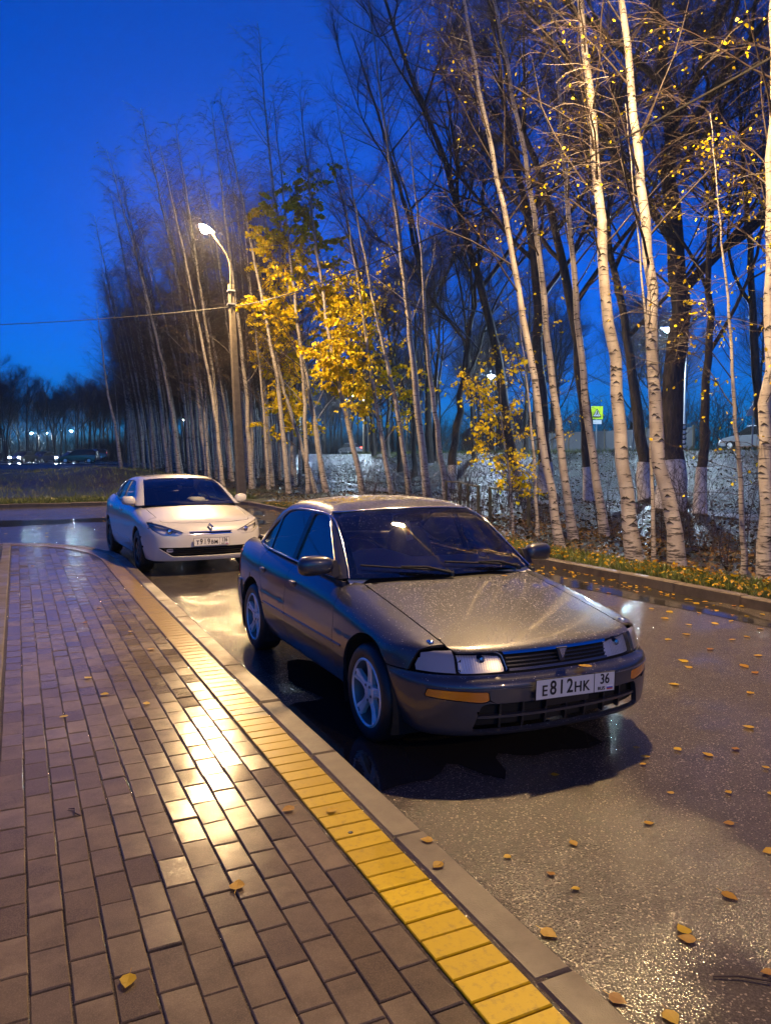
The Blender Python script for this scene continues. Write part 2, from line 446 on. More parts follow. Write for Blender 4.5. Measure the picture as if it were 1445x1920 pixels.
def build_ground():
    xs = np.unique(np.concatenate([np.linspace(-1500, -120, 12), np.arange(-120, -8, 4), np.arange(-8, 7.4, 1.0), [7.5, 7.6, 7.625, 7.7], np.arange(8, 34.1, .5), np.arange(35, 60, 2), np.arange(60, 140, 8), np.linspace(150, 1500, 12)]))
    ys = np.unique(np.concatenate([np.linspace(-400, -20, 6), np.arange(-16, 29, .75), [29.4, 29.48, 29.52, 29.6], np.arange(30, 60, .6), np.arange(60, 120, 1.5), np.arange(120, 300, 8), np.linspace(320, 1600, 12)]))
    X, Y = np.meshgrid(xs, ys); Z = terrain(X, Y)
    nx, ny = len(xs), len(ys)
    V = np.stack([X.ravel(), Y.ravel(), Z.ravel()], 1)
    i = np.arange((ny - 1) * (nx - 1)); r, cc = i // (nx - 1), i % (nx - 1); a = r * nx + cc
    Fc = np.stack([a, a + 1, a + nx + 1, a + nx], 1)
    me = bpy.data.meshes.new('ground'); me.from_pydata(V.tolist(), [], Fc.tolist()); me.materials.append(MATS['soil'])
    me.polygons.foreach_set('use_smooth', [True] * len(Fc)); me.update()
    tag(link('ground', me), kind='structure')
    # asphalt: near leg and the leg that turns left behind the paving, one sheet with a rounded outer corner
    pts = [(1.30, -6), (7.58, -6)]
    pts += [(7.58, 26.9)] + [(5.08 + 2.5 * math.cos(R(a)), 26.9 + 2.5 * math.sin(R(a))) for a in range(6, 91, 6)] + [(-70, 29.4), (-70, 15.2), (1.30, 15.2)]
    b = MB(); b.add([(x, y, 0) for x, y in pts], [tuple(range(len(pts)))])
    tag(b.build('road', MATS['asphalt']), kind='structure')
    b = MB(); b.add([(34.0, -60, 2.125), (42.5, -60, 2.125), (42.5, 420, 2.125), (34.0, 420, 2.125)], [(0, 1, 2, 3)])
    tag(b.build('road', MATS['asphalt']), kind='structure')
    b = MB(); b.add([(-80, 84, 1.06), (13, 84, 1.06), (15, 128, 1.06), (-80, 128, 1.06)], [(0, 1, 2, 3)])
    tag(b.build('car_park', MATS['asphalt']), kind='structure')
    # trodden path through the trees
    L, Rr = [], []
    for y in np.arange(4, 70, .7):
        xc = 17.2 + .9 * math.sin(y * .13) + .012 * y; w = .55 + .12 * math.sin(y * .9)
        L.append((xc - w, y, tz(xc - w, y) + .03)); Rr.append((xc + w, y, tz(xc + w, y) + .03))
    n = len(L); b = MB(); b.add(L + Rr, [(i, n + i, n + i + 1, i + 1) for i in range(n - 1)])
    tag(b.build('path', MATS['kerb'], smooth=True), kind='structure')
    # puddles: standing water by the far kerb and under the parked cars
    def puddle(cx, cy, rx, ry, seed):
        pts = []
        for i in range(60):
            a = 2 * PI * i / 60; k = 1 + .22 * math.sin(3 * a + seed) + .12 * math.sin(7 * a + 2 * seed) + .07 * math.sin(13 * a + seed)
            pts.append((min(7.49, cx + rx * k * math.cos(a)), cy + ry * k * math.sin(a), .005))
        bb = MB(); bb.add(pts, [tuple(range(60))]); tag(bb.build('puddle', MATS['puddle']), kind='structure')
    puddle(7.15, 9.2, .62, 3.4, 1.0); puddle(7.1, 17.5, .8, 3.0, 2.2); puddle(2.3, 4.6, .75, 1.3, 3.1); puddle(4.6, 20.5, 1.8, 1.0, 4.4); puddle(0.5, 22.5, 2.6, .9, .6); puddle(6.1, 24.5, 1.2, 1.6, 5.2)
build_ground()

# ---- path that the near kerb follows: straight along +Y, then round the corner to the left
def kerb_path(off):
    """points and headings; off = distance left of the kerb's outer face"""
    P = [(1.545 - off, y) for y in np.arange(-1.5, 12.8, .1)]
    cx, cyy, rx, ry = -.95, 12.8, 2.495 - off, 3.55 - off
    for a in np.arange(0, 90.1, 2.5): P.append((cx + rx * math.cos(R(a)), cyy + ry * math.sin(R(a))))
    P += [(x, cyy + ry) for x in np.arange(cx - .1, -3.2, -.1)]
    return np.array(P)
def walk(P, step, start=0.0):
    d = np.concatenate([[0], np.cumsum(np.linalg.norm(np.diff(P, axis=0), axis=1))])
    out = []; s = start
    while s + step <= d[-1]:
        q = [np.array([np.interp(s + t * step, d, P[:, 0]), np.interp(s + t * step, d, P[:, 1])]) for t in (0, .5, 1)]
        out.append(q); s += step
    return out
def stone_strip(parent, off0, off1, step, z0, z1, gap, bev, name, mat, start=0.0, jitter=0.0, share=True):
    """stones along the kerb path between two offsets, each an object"""
    Pm = kerb_path((off0 + off1) / 2); cache = {}
    res = []
    for q in walk(Pm, step, start):
        dv = q[2] - q[0]; ang = math.atan2(dv[1], dv[0]); ln = round(float(np.linalg.norm(dv)) - gap, 3)
        w = off1 - off0 - gap
        if ln not in cache:
            b = MB(); b.box(-ln / 2, ln / 2, -w / 2, w / 2, z0, z1, bev); cache[ln] = b.mesh(name, mat)
        o = link(name, cache[ln], parent, (q[1][0], q[1][1], rnd.uniform(-jitter, jitter)), (rnd.uniform(-jitter, jitter) * 1.5, rnd.uniform(-jitter, jitter) * 4, ang))
        res.append(o)
    return res

def build_paving():
    # bed: sand under the pavers, ends inside the kerb
    inner = kerb_path(.10)
    pts = [(x, y, SWZ - .008) for x, y in inner] + [(-3.2, -1.5, SWZ - .008)]
    b = MB(); b.add(pts, [tuple(range(len(pts)))])
    b.add([(x, y, z - .10) for x, y, z in pts], [tuple(range(len(pts) - 1, -1, -1))])
    sw = tag(b.build('pavement', MATS['joint']), kind='structure')
    stone_strip(sw, 0.0, .155, 1.0, -.10, SWZ, .006, .012, 'kerb_stone', MATS['kerb'], .35, .002)
    stone_strip(sw, .165, .385, .108, SWZ - .05, SWZ + .001, .006, .004, 'yellow_paver', MATS['paver_yellow'], 0, .0012)
    # brown pavers: rows along the kerb, staggered joints
    lim = kerb_path(.395)
    pitch, plen, g = .1165, .2135, .0052
    ends = {}
    b = MB(); b.box(-(pitch - g) / 2, (pitch - g) / 2, -(plen - g) / 2, (plen - g) / 2, SWZ - .05, SWZ, .004)
    me = b.mesh('paver', MATS['paver'])
    cells = []
    col = 0
    x = 1.150 - pitch / 2
    while x > -.145:
        # where this row meets the curved border
        right = x + pitch / 2
        k = np.where(lim[:, 0] < right)[0]; ymax = lim[k[0], 1] if len(k) else 12.8
        off = (col % 2) * .5 + rnd.uniform(-.16, .16)
        y = -1.2 + off * plen
        while y + plen / 2 < min(ymax, 15.9):
            cells.append((x, y)); y += plen
        x -= pitch; col += 1
    vis = []
    for (x, y) in cells:
        dpt = x * math.sin(YAW) + y * math.cos(YAW); lat = x * math.cos(YAW) - y * math.sin(YAW)
        ok = dpt > .8 and abs(lat / dpt) < .54 and (CAM_H / dpt) < .80
        vis.append((0 if ok else 1, dpt))
    order = sorted(range(len(cells)), key=lambda i: vis[i])
    rest = MB()
    for n, i in enumerate(order):
        x, y = cells[i]
        tilt = (rnd.gauss(0, .011), rnd.gauss(0, .011), rnd.gauss(0, .006)); dz = rnd.uniform(-.0016, .0012)
        if n < 300:
            link('paver', me, sw, (x, y, dz), tilt)
        else:
            M = Matrix.Translation((x, y, dz)) @ Matrix.Rotation(tilt[0], 4, 'X') @ Matrix.Rotation(tilt[1], 4, 'Y')
            rest.box(-(pitch - g) / 2, (pitch - g) / 2, -(plen - g) / 2, (plen - g) / 2, SWZ - .03, SWZ, .004, M)
    r = rest.build('pavers_far_off', MATS['paver'], sw); r['kind'] = 'stuff'
    # edging stones on the left and the end row
    for j in range(17):
        b = MB() if j == 0 else b
        if j == 0: b.box(-.065, .065, -.497, .497, SWZ - .06, SWZ + .02, .008); em = b.mesh('edging_stone', MATS['kerb'])
        link('edging_stone', em, sw, (-.215, -.5 + j * 1.0, 0))
    b = MB(); b.add([(-3.2, -1.5, SWZ - .004), (-.285, -1.5, SWZ - .004), (-.285, 16.0, SWZ - .004), (-3.2, 16.0, SWZ - .004)], [(0, 1, 2, 3)])
    tag(b.build('flower_bed', MATS['soil']), kind='structure')
    # small round cap fixed in one yellow paver
    b = MB(); b.lathe([(0, .004), (.010, .003), (.012, 0)], 12, Matrix.Translation((1.245, 2.96, SWZ + .001))); b.build('stud', MATS['black'], sw, smooth=True)
    return sw
SIDEWALK = build_paving()

def build_right_kerb():
    top, w = .13, .15
    k = tag(empty('kerb'), kind='structure')
    P = [(7.575, y) for y in np.arange(-3, 26.9, .1)] + [(5.075 + 2.5 * math.cos(R(a)), 26.9 + 2.5 * math.sin(R(a))) for a in np.arange(0, 90.1, 3)] + [(x, 29.4) for x in np.arange(5.0, -12, -.1)]
    P = np.array(P); cache = {}
    for q in walk(P, 1.0, .2):
        dv = q[2] - q[0]; ln = round(float(np.linalg.norm(dv)) - .008, 3)
        if ln not in cache:
            b = MB(); b.box(-ln / 2, ln / 2, -w / 2, w / 2, -.08, top, .014); cache[ln] = b.mesh('kerb_stone', MATS['kerb'])
        link('kerb_stone', cache[ln], k, (q[1][0], q[1][1], rnd.uniform(-.006, .006)), (rnd.uniform(-.012, .012), rnd.uniform(-.004, .004), math.atan2(dv[1], dv[0])))
    P2 = np.array([(34.0, y) for y in np.arange(0, 100, .5)])
build_right_kerb()
# ================================================================== car kit: one smooth body volume, panels cut out of it
def prof(pts):
    """smooth monotone interpolation through (x, value) pairs"""
    xs = np.array([p[0] for p in pts], float); ys = np.array([p[1] for p in pts], float)
    h = np.diff(xs); d = np.diff(ys) / h
    m = np.zeros(len(xs)); m[0] = d[0]; m[-1] = d[-1]
    for i in range(1, len(xs) - 1):
        m[i] = 0 if d[i - 1] * d[i] <= 0 else 2 * d[i - 1] * d[i] / (d[i - 1] + d[i])
    def fn(x):
        x = np.clip(np.asarray(x, float), xs[0], xs[-1])
        i = np.clip(np.searchsorted(xs, x, 'right') - 1, 0, len(h) - 1)
        t = (x - xs[i]) / h[i]
        return ((2*t**3 - 3*t**2 + 1) * ys[i] + (t**3 - 2*t**2 + t) * h[i] * m[i] + (-2*t**3 + 3*t**2) * ys[i+1] + (t**3 - t**2) * h[i] * m[i+1])
    return fn
def smax(a, b, k):
    h = np.maximum(k - np.abs(a - b), 0.0) / k
    return np.maximum(a, b) + h * h * k * 0.25

class Chart:
    """maps 2-D coordinates to points of the surface f = 0 by rays from an inner axis"""
    def __init__(s, f, o, d, rmax=3.5):
        s.f, s.o, s.d, s.rmax = f, o, d, rmax
    def __call__(s, U):
        U = np.asarray(U, float); O = s.o(U); D = s.d(U)
        lo = np.zeros(len(U)); hi = np.full(len(U), s.rmax)
        for _ in range(34):
            md = (lo + hi) / 2; P = O + D * md[:, None]
            ins = s.f(P[:, 0], P[:, 1], P[:, 2]) < 0
            lo = np.where(ins, md, lo); hi = np.where(ins, hi, md)
        return O + D * ((lo + hi) / 2)[:, None]
def normals(f, P):
    e = 0.002; n = np.zeros_like(P)
    for i in range(3):
        a = P.copy(); b = P.copy(); a[:, i] += e; b[:, i] -= e
        n[:, i] = f(a[:, 0], a[:, 1], a[:, 2]) - f(b[:, 0], b[:, 1], b[:, 2])
    return n / (np.linalg.norm(n, axis=1)[:, None] + 1e-12)
def chart_section(f, z0):          # (x, theta): theta 0 = +y side, 90 deg = top
    return Chart(f, lambda U: np.stack([U[:, 0], 0 * U[:, 0], 0 * U[:, 0] + z0], 1),
                 lambda U: np.stack([0 * U[:, 0], np.cos(U[:, 1]), np.sin(U[:, 1])], 1))
def chart_around(f, xc):           # (phi, z): phi 0 = front, 90 deg = +y side
    return Chart(f, lambda U: np.stack([0 * U[:, 0] + xc, 0 * U[:, 0], U[:, 1]], 1),
                 lambda U: np.stack([-np.cos(U[:, 0]), np.sin(U[:, 0]), 0 * U[:, 0]], 1))
def cast(f, O, D, rmax=3.5):
    c = Chart(f, lambda U: np.asarray(O, float), lambda U: np.asarray(D, float), rmax)
    return c(np.zeros((len(O), 2)))
def dens(pts, step, closed=True):
    out = []; n = len(pts)
    for i in range(n if closed else n - 1):
        a = np.array(pts[i], float); b = np.array(pts[(i + 1) % n], float)
        k = max(1, int(math.ceil(np.linalg.norm(b - a) / step)))
        for j in range(k): out.append(tuple(a + (b - a) * j / k))
    if not closed: out.append(tuple(pts[-1]))
    return out
def rounded(pts, r, n=4):
    """round the corners of a polygon"""
    out = []; m = len(pts)
    for i in range(m):
        p = np.array(pts[i], float); a = np.array(pts[i - 1], float) - p; b = np.array(pts[(i + 1) % m], float) - p
        la, lb = np.linalg.norm(a), np.linalg.norm(b); rr = min(r, la * 0.45, lb * 0.45)
        A = p + a / la * rr; B = p + b / lb * rr
        for j in range(n + 1):
            t = j / n; out.append(tuple((1 - t)**2 * A + 2 * t * (1 - t) * p + t * t * B))
    return out
def patch(name, ch, outer, mat, parent, holes=(), du=0.05, dv=0.05, off=0.0, gap=0.0, flange=0.0, mirror=False, both=False, hole_flange=True):
    """a panel of the surface: outline in chart coordinates, real returned edges (flange)"""
    bm = bmesh.new(); edges = []
    for loop in [outer] + list(holes):
        vs = [bm.verts.new((u, v, 0)) for u, v in loop]
        for i in range(len(vs)):
            edges.append(bm.edges.new((vs[i], vs[(i + 1) % len(vs)])))
    bmesh.ops.triangle_fill(bm, use_beauty=True, use_dissolve=False, edges=edges, normal=(0, 0, 1))
    us = [p[0] for p in outer]; vs_ = [p[1] for p in outer]
    for lo, hi, st, nr in ((min(us), max(us), du, (1, 0, 0)), (min(vs_), max(vs_), dv, (0, 1, 0))):
        k = int((hi - lo) / st)
        for i in range(1, k + 1):
            c = lo + (hi - lo) * i / (k + 1)
            bmesh.ops.bisect_plane(bm, geom=bm.verts[:] + bm.edges[:] + bm.faces[:], dist=1e-6, plane_co=Vector(nr) * c, plane_no=nr)
    bmesh.ops.remove_doubles(bm, verts=bm.verts[:], dist=2e-5)
    bm.verts.index_update()
    U = np.array([(v.co.x, v.co.y) for v in bm.verts])
    P = ch(U); N = normals(ch.f, P)
    faces = [[v.index for v in f.verts] for f in bm.faces]
    SA = np.array([p for loop in [outer] + list(holes) for p in loop], float)
    SB = np.array([p for loop in [outer] + list(holes) for p in list(loop[1:]) + [loop[0]]], float); SD = SB - SA; S2 = (SD ** 2).sum(1) + 1e-18
    def on_outline(q):
        t = np.clip(((q - SA) * SD).sum(1) / S2, 0, 1)
        return (((SA + SD * t[:, None] - q) ** 2).sum(1)).min() < 1e-8
    bnd = [(e.verts[0].index, e.verts[1].index, e.link_faces[0]) for e in bm.edges if len(e.link_faces) == 1 and on_outline((U[e.verts[0].index] + U[e.verts[1].index]) / 2)]
    if gap > 0:
        inn = np.zeros_like(P)
        for a, b, fc in bnd:
            c = P[[v.index for v in fc.verts]].mean(0)
            t = P[b] - P[a]; t /= (np.linalg.norm(t) + 1e-12)
            q = c - P[a]; q = q - t * q.dot(t); q /= (np.linalg.norm(q) + 1e-12)
            inn[a] += q; inn[b] += q
        ln = np.linalg.norm(inn, axis=1); k = ln > 1e-6
        P[k] += inn[k] / ln[k][:, None] * gap
    P = P + N * off
    F2 = []
    for f in faces:
        a, b, c = P[f[0]], P[f[1]], P[f[2]]
        F2.append(f if np.cross(b - a, c - a).dot(N[f[0]]) > 0 else f[::-1])
    V = [tuple(p) for p in P]; NN = [tuple(n) for n in N]
    if flange > 0:
        for a, b, fc in bnd:
            c = P[[v.index for v in fc.verts]].mean(0)
            k = len(V); pa, pb = P[a], P[b]; qa, qb = pa - N[a] * flange, pb - N[b] * flange
            nf = np.cross(pb - pa, qa - pa); nf /= (np.linalg.norm(nf) + 1e-12)
            if nf.dot((pa + pb) / 2 - c) < 0: nf = -nf; quad = [k, k + 2, k + 3, k + 1]
            else: quad = [k, k + 1, k + 3, k + 2]
            V += [tuple(pa), tuple(pb), tuple(qa), tuple(qb)]; NN += [tuple(nf)] * 4; F2.append(quad)
    bm.free()
    res = []
    for mir in ((False, True) if both else (mirror,)):
        me = bpy.data.meshes.new(name)
        if mir:
            me.from_pydata([(x, -y, z) for x, y, z in V], [], [f[::-1] for f in F2]); nn = [(x, -y, z) for x, y, z in NN]
        else:
            me.from_pydata(V, [], F2); nn = NN
        me.materials.append(mat); me.polygons.foreach_set('use_smooth', [True] * len(me.polygons))
        me.update(); me.normals_split_custom_set_from_vertices(nn)
        res.append(link(name, me, parent))
    return res if both else res[0]

class CarBody:
    """lower body and cabin volumes; all lengths in metres, x back from the nose, y to the car's right, z up"""
    def __init__(s, **k):
        s.__dict__.update(k)
        s.A = chart_section(s.body, s.z0); s.B = chart_around(s.body, s.xb); s.Cr = chart_around(s.body, s.xr)
        s.G = chart_around(s.cabin, s.xg); s.T = chart_section(s.cabin, s.zg)
    def body(s, x, y, z):
        a = np.abs(y)
        top = z - (s.ztop(x) - s.crown(x) * a * a)
        bot = s.zbot(x) - z
        side = (a - s.plan(x) - s.sidez(z))
        front = (s.nose(a) + s.nosez(z) - x) * 0.9
        rear = (x - (s.L - s.tail(a) - s.tailz(z))) * 0.9
        v = smax(top, side, s.k_shoulder)
        v = smax(v, front, s.k_front)
        v = smax(v, rear, 0.08)
        return smax(v, bot, 0.04)
    def cabin(s, x, y, z):
        a = np.abs(y)
        ws = (s.ws_x + (z - s.ws_z) * s.ws_s + s.ws_c * a * a - x) / math.hypot(1, s.ws_s)
        rw = (x - (s.rw_x - (z - s.rw_z) * s.rw_s - s.rw_c * a * a)) / math.hypot(1, s.rw_s)
        top = z - (s.roofz(x) - s.roof_c * a * a)
        side = (a - (s.belt_y(x) - (z - s.belt_z) * s.tumble)) / math.hypot(1, s.tumble)
        v = smax(ws, side, s.k_pillar)
        v = smax(v, rw, s.k_pillar)
        v = smax(v, top, s.k_roof)
        return smax(v, 0.6 - z, 0.02)
    # chart coordinates of points given in side view, top view or front view
    def sideA(s, pts, f=None):
        pts = np.array(pts, float); P = cast(s.body, np.stack([pts[:, 0], 0 * pts[:, 0], pts[:, 1]], 1), np.tile([0., 1, 0], (len(pts), 1)))
        return [(p[0], math.atan2(p[2] - s.z0, p[1])) for p in P]
    def topA(s, pts):
        pts = np.array(pts, float); P = cast(s.body, np.stack([pts[:, 0], pts[:, 1], 0 * pts[:, 0] + s.z0], 1), np.tile([0., 0, 1], (len(pts), 1)))
        return [(p[0], math.atan2(p[2] - s.z0, p[1])) for p in P]
    def sideB(s, pts):
        pts = np.array(pts, float); P = cast(s.body, np.stack([pts[:, 0], 0 * pts[:, 0], pts[:, 1]], 1), np.tile([0., 1, 0], (len(pts), 1)))
        return [(math.atan2(p[1], s.xb - p[0]), p[2]) for p in P]
    def frontB(s, pts):
        pts = np.array(pts, float); P = cast(s.body, np.stack([0 * pts[:, 0] + s.xb, pts[:, 0], pts[:, 1]], 1), np.tile([-1., 0, 0], (len(pts), 1)))
        return [(math.atan2(p[1], s.xb - p[0]), p[2]) for p in P]
    def sideG(s, pts):
        pts = np.array(pts, float); P = cast(s.cabin, np.stack([pts[:, 0], 0 * pts[:, 0], pts[:, 1]], 1), np.tile([0., 1, 0], (len(pts), 1)))
        return [(math.atan2(p[1], s.xg - p[0]), p[2]) for p in P]
    def wsG(s, pts, sgn=-1.0):
        pts = np.array(pts, float); P = cast(s.cabin, np.stack([0 * pts[:, 0] + s.xg, pts[:, 0], pts[:, 1]], 1), np.tile([sgn, 0, 0], (len(pts), 1)))
        out = []
        for p in P:
            a = math.atan2(p[1], s.xg - p[0])
            out.append((a if (sgn < 0 or a >= 0) else a + 2 * PI, p[2]))
        return out
    def toT(s, P):
        return [(p[0], math.atan2(p[2] - s.zg, p[1])) for p in P]

def lathe_y(prof_, n=40):
    """lathe with the axis along y; prof: (radius, y)"""
    return prof_, n
MY = Matrix(((1, 0, 0, 0), (0, 0, 1, 0), (0, -1, 0, 0), (0, 0, 0, 1)))     # local z -> +y

def make_wheel(parent, x, y, rt, rr, w, side, style):
    """wheel > tyre, rim (> spoke, cap); outer face towards +y * side"""
    e = empty('wheel', (x, y, rt), 0, parent)
    if side < 0: e.rotation_euler = (0, 0, PI)
    b = MB()
    tp = [(rr - 0.012, -w), (rr + 0.01, -w), (rt - 0.035, -w - 0.004), (rt - 0.012, -w + 0.012), (rt, -w + 0.03), (rt, -0.03), (rt - 0.012, -0.012), (rt - 0.035, 0.004), (rr + 0.01, 0.0), (rr - 0.008, -0.006)]
    b.lathe(tp, 48, MY)
    b.build('tyre', MATS['rubber'], e, smooth=True, ang=50)
    alloy = MATS['alloy'] if style == 'star' else MATS['dark_alloy']
    b = MB()
    b.lathe([(rr - 0.002, -0.004), (rr - 0.012, 0.002), (rr - 0.02, -0.008)], 48, MY); b.cur = 1; b.lathe([(rr - 0.02, -0.008), (rr - 0.03, -0.045), (rr - 0.035, -w)], 48, MY)
    rim = b.build('rim', [alloy, MATS['rim_barrel_shaded'] if style == 'star' else alloy], e, smooth=True, ang=50)
    b = MB(); b.lathe([(0.0, -0.11), (rr * 0.62, -0.11), (rr * 0.62, -0.13)], 24, MY); b.build('brake_disc', MATS['dark_alloy'], e, smooth=True)
    b = MB(); b.lathe([(0.0, -0.12), (rr - 0.03, -0.12)], 32, MY); b.build('wheel_back', MATS['matt_black'], e)
    n = 5
    for k in range(n):
        a0 = PI / 2 + 2 * PI * k / n + (0.25 if style != 'star' else 0.1)
        b = MB()
        segs = 7
        if style == 'star':
            # two ribs that spread from the hub and meet the rim: width, depth by radius
            for i in range(segs):
                pass
            rows = []
            for i in range(segs + 1):
                t = i / segs; r = 0.035 + (rr - 0.055) * t
                hw = 0.036 - 0.013 * math.sin(PI * min(1, t * 1.05)) + 0.004 * t
                yo = -0.020 - 0.006 * math.sin(PI * t) + (0.012 * t)
                prf = [(-hw, yo - 0.03), (-hw, yo - 0.004), (-hw * 0.80, yo), (-hw * 0.42, yo), (-hw * 0.28, yo - 0.007), (hw * 0.28, yo - 0.007), (hw * 0.42, yo), (hw * 0.80, yo), (hw, yo - 0.004), (hw, yo - 0.03)]
                rows.append([Vector((math.cos(a0) * r - math.sin(a0) * s_, yy, math.sin(a0) * r + math.cos(a0) * s_)) for s_, yy in prf])
            m = len(rows[0]); vs = [q for rw in rows for q in rw]
            fs = [(i * m + j, (i + 1) * m + j, (i + 1) * m + j + 1, i * m + j + 1) for i in range(segs) for j in range(m - 1)]
            b.add(vs, fs)
        else:
            rows = []
            for i in range(segs + 1):
                t = i / segs; r = 0.03 + (rr - 0.05) * t
                hw = 0.040 + 0.030 * t * t; yo = -0.03 + 0.02 * math.sin(PI * t * 0.8)
                prf = [(-hw, yo - 0.03), (-hw * 0.85, yo), (hw * 0.85, yo), (hw, yo - 0.03)]
                rows.append([Vector((math.cos(a0) * r - math.sin(a0) * s_, yy, math.sin(a0) * r + math.cos(a0) * s_)) for s_, yy in prf])
            m = len(rows[0]); vs = [q for rw in rows for q in rw]
            fs = [(i * m + j, (i + 1) * m + j, (i + 1) * m + j + 1, i * m + j + 1) for i in range(segs) for j in range(m - 1)]
            b.add(vs, fs)
        b.build('spoke', alloy, e, smooth=True, ang=35)
    b = MB(); b.lathe([(0.066, -0.05), (0.064, -0.022), (0.05, -0.017), (0.033, -0.016), (0.031, -0.008), (0.0, -0.006)], 24, MY)
    b.build('hub_cap', alloy, e, smooth=True, ang=40)
    for k in range(5 if style == 'star' else 4):
        a = PI / 2 + 2 * PI * (k + 0.5) / 5; b = MB()
        b.lathe([(0.010, -0.013), (0.010, -0.0125), (0.0, -0.0125)], 8, Matrix.Translation((math.cos(a) * 0.048, 0, math.sin(a) * 0.048)) @ MY)
        b.build('wheel_nut', MATS['black'], e)
    return e

def tube_on(name, pts, r, mat, parent, n=6):
    b = MB(); b.tube(pts, r, n); return b.build(name, mat, parent, smooth=True, ang=80)

def text_mesh(name, body, size, mat, parent, M, ext=0.0012, sx=1.0):
    cu = bpy.data.curves.new(name, 'FONT'); cu.body = body; cu.size = size; cu.extrude = ext; cu.align_x = 'CENTER'; cu.align_y = 'CENTER'
    cu.resolution_u = 3; cu.offset = size * 0.012
    tmp = bpy.data.objects.new(name + '_tmp', cu); COL.objects.link(tmp)
    dg = bpy.context.evaluated_depsgraph_get()
    me = bpy.data.meshes.new_from_object(tmp.evaluated_get(dg)); me.name = name
    bpy.data.objects.remove(tmp); bpy.data.curves.remove(cu)
    me.transform(M @ Matrix.Diagonal((sx, 1, 1, 1))); me.materials.clear(); me.materials.append(mat)
    return link(name, me, parent)

def number_plate(parent, M, main, region, scale=1.0):
    """M: plate frame, local x = reading direction, y = up, z = towards the reader"""
    b = MB(); b.box(-0.26, 0.26, -0.056, 0.056, -0.006, 0.0, 0.002, M); pl = b.build('number_plate', MATS['plate'], parent)
    b = MB()
    for (x0, x1, y0, y1) in ((-0.262, 0.262, 0.0545, 0.058), (-0.262, 0.262, -0.058, -0.0545), (-0.262, -0.2585, -0.0545, 0.0545), (0.2585, 0.262, -0.0545, 0.0545), (0.118, 0.121, -0.0545, 0.0545)):
        b.box(x0, x1, y0, y1, -0.004, 0.0022, 0, M)
    b.build('plate_frame', MATS['ink'], pl)
    x = -0.205
    for i, ch in enumerate(main):
        big = ch.isdigit()
        sz = 0.112 if big else 0.084
        text_mesh('plate_character', ch, sz, MATS['ink'], pl, M @ Matrix.Translation((x, 0.0 if big else -0.010, 0.002)), sx=0.78 if big else 0.88)
        x += 0.054
    text_mesh('plate_region', region, 0.082, MATS['ink'], pl, M @ Matrix.Translation((0.19, 0.016, 0.002)), sx=0.80 if len(region) < 3 else 0.72)
    text_mesh('plate_country', 'RUS', 0.028, MATS['ink'], pl, M @ Matrix.Translation((0.168, -0.036, 0.002)), sx=1.0)
    for j, m in enumerate(('flag_white', 'flag_blue', 'flag_red')):
        b = MB(); b.box(0.206, 0.246, -0.0295 - 0.008 * j, -0.0225 - 0.008 * j, 0.0, 0.002, 0, M); b.build('flag_stripe', MATS[m], pl)
    return pl

def blob(n=12, m=8, e=2.6):
    """superellipsoid points, unit size"""
    vs, fs = [], []
    sg = lambda v, p: math.copysign(abs(v) ** p, v)
    for i in range(m + 1):
        a = -PI / 2 + PI * i / m
        for j in range(n):
            b = 2 * PI * j / n
            vs.append((sg(math.cos(a), 2 / e) * sg(math.cos(b), 2 / e), sg(math.cos(a), 2 / e) * sg(math.sin(b), 2 / e), sg(math.sin(a), 2 / e)))
    for i in range(m):
        for j in range(n):
            fs.append((i * n + j, i * n + (j + 1) % n, (i + 1) * n + (j + 1) % n, (i + 1) * n + j))
    return vs, fs

def seat(parent, x, y, z, name='seat'):
    e = empty(name, (x, y, z), 0, parent)
    vs, fs = blob(14, 8, 4)
    b = MB(); b.add([(p[0] * 0.26, p[1] * 0.24, p[2] * 0.08) for p in vs], fs); b.build('cushion', MATS['cloth'], e, smooth=True)
    b = MB(); b.add([(p[0] * 0.07 + 0.26 + (p[2] + 1) * 0.09, p[1] * (0.24 - 0.03 * (p[2] + 1)), p[2] * 0.30 + 0.30) for p in vs], fs); b.build('backrest', MATS['cloth'], e, smooth=True)
    b = MB(); b.add([(p[0] * 0.05 + 0.45, p[1] * 0.12, p[2] * 0.085 + 0.69) for p in vs], fs); b.build('headrest', MATS['cloth'], e, smooth=True)
    return e

def steering_wheel(parent, x, y, z):
    e = empty('steering_wheel', (x, y, z), 0, parent); e.rotation_euler = (0, R(-62), 0)
    pts = [(0.18 * math.cos(2 * PI * i / 28), 0.18 * math.sin(2 * PI * i / 28), 0) for i in range(29)]
    b = MB(); b.tube(pts, 0.015, 8, False); b.build('rim', MATS['black'], e, smooth=True)
    b = MB(); b.box(-0.06, 0.06, -0.06, 0.06, -0.03, 0.01); b.box(-0.02, 0.02, -0.17, 0.17, -0.015, 0.0); b.build('hub', MATS['black'], e)
    return e

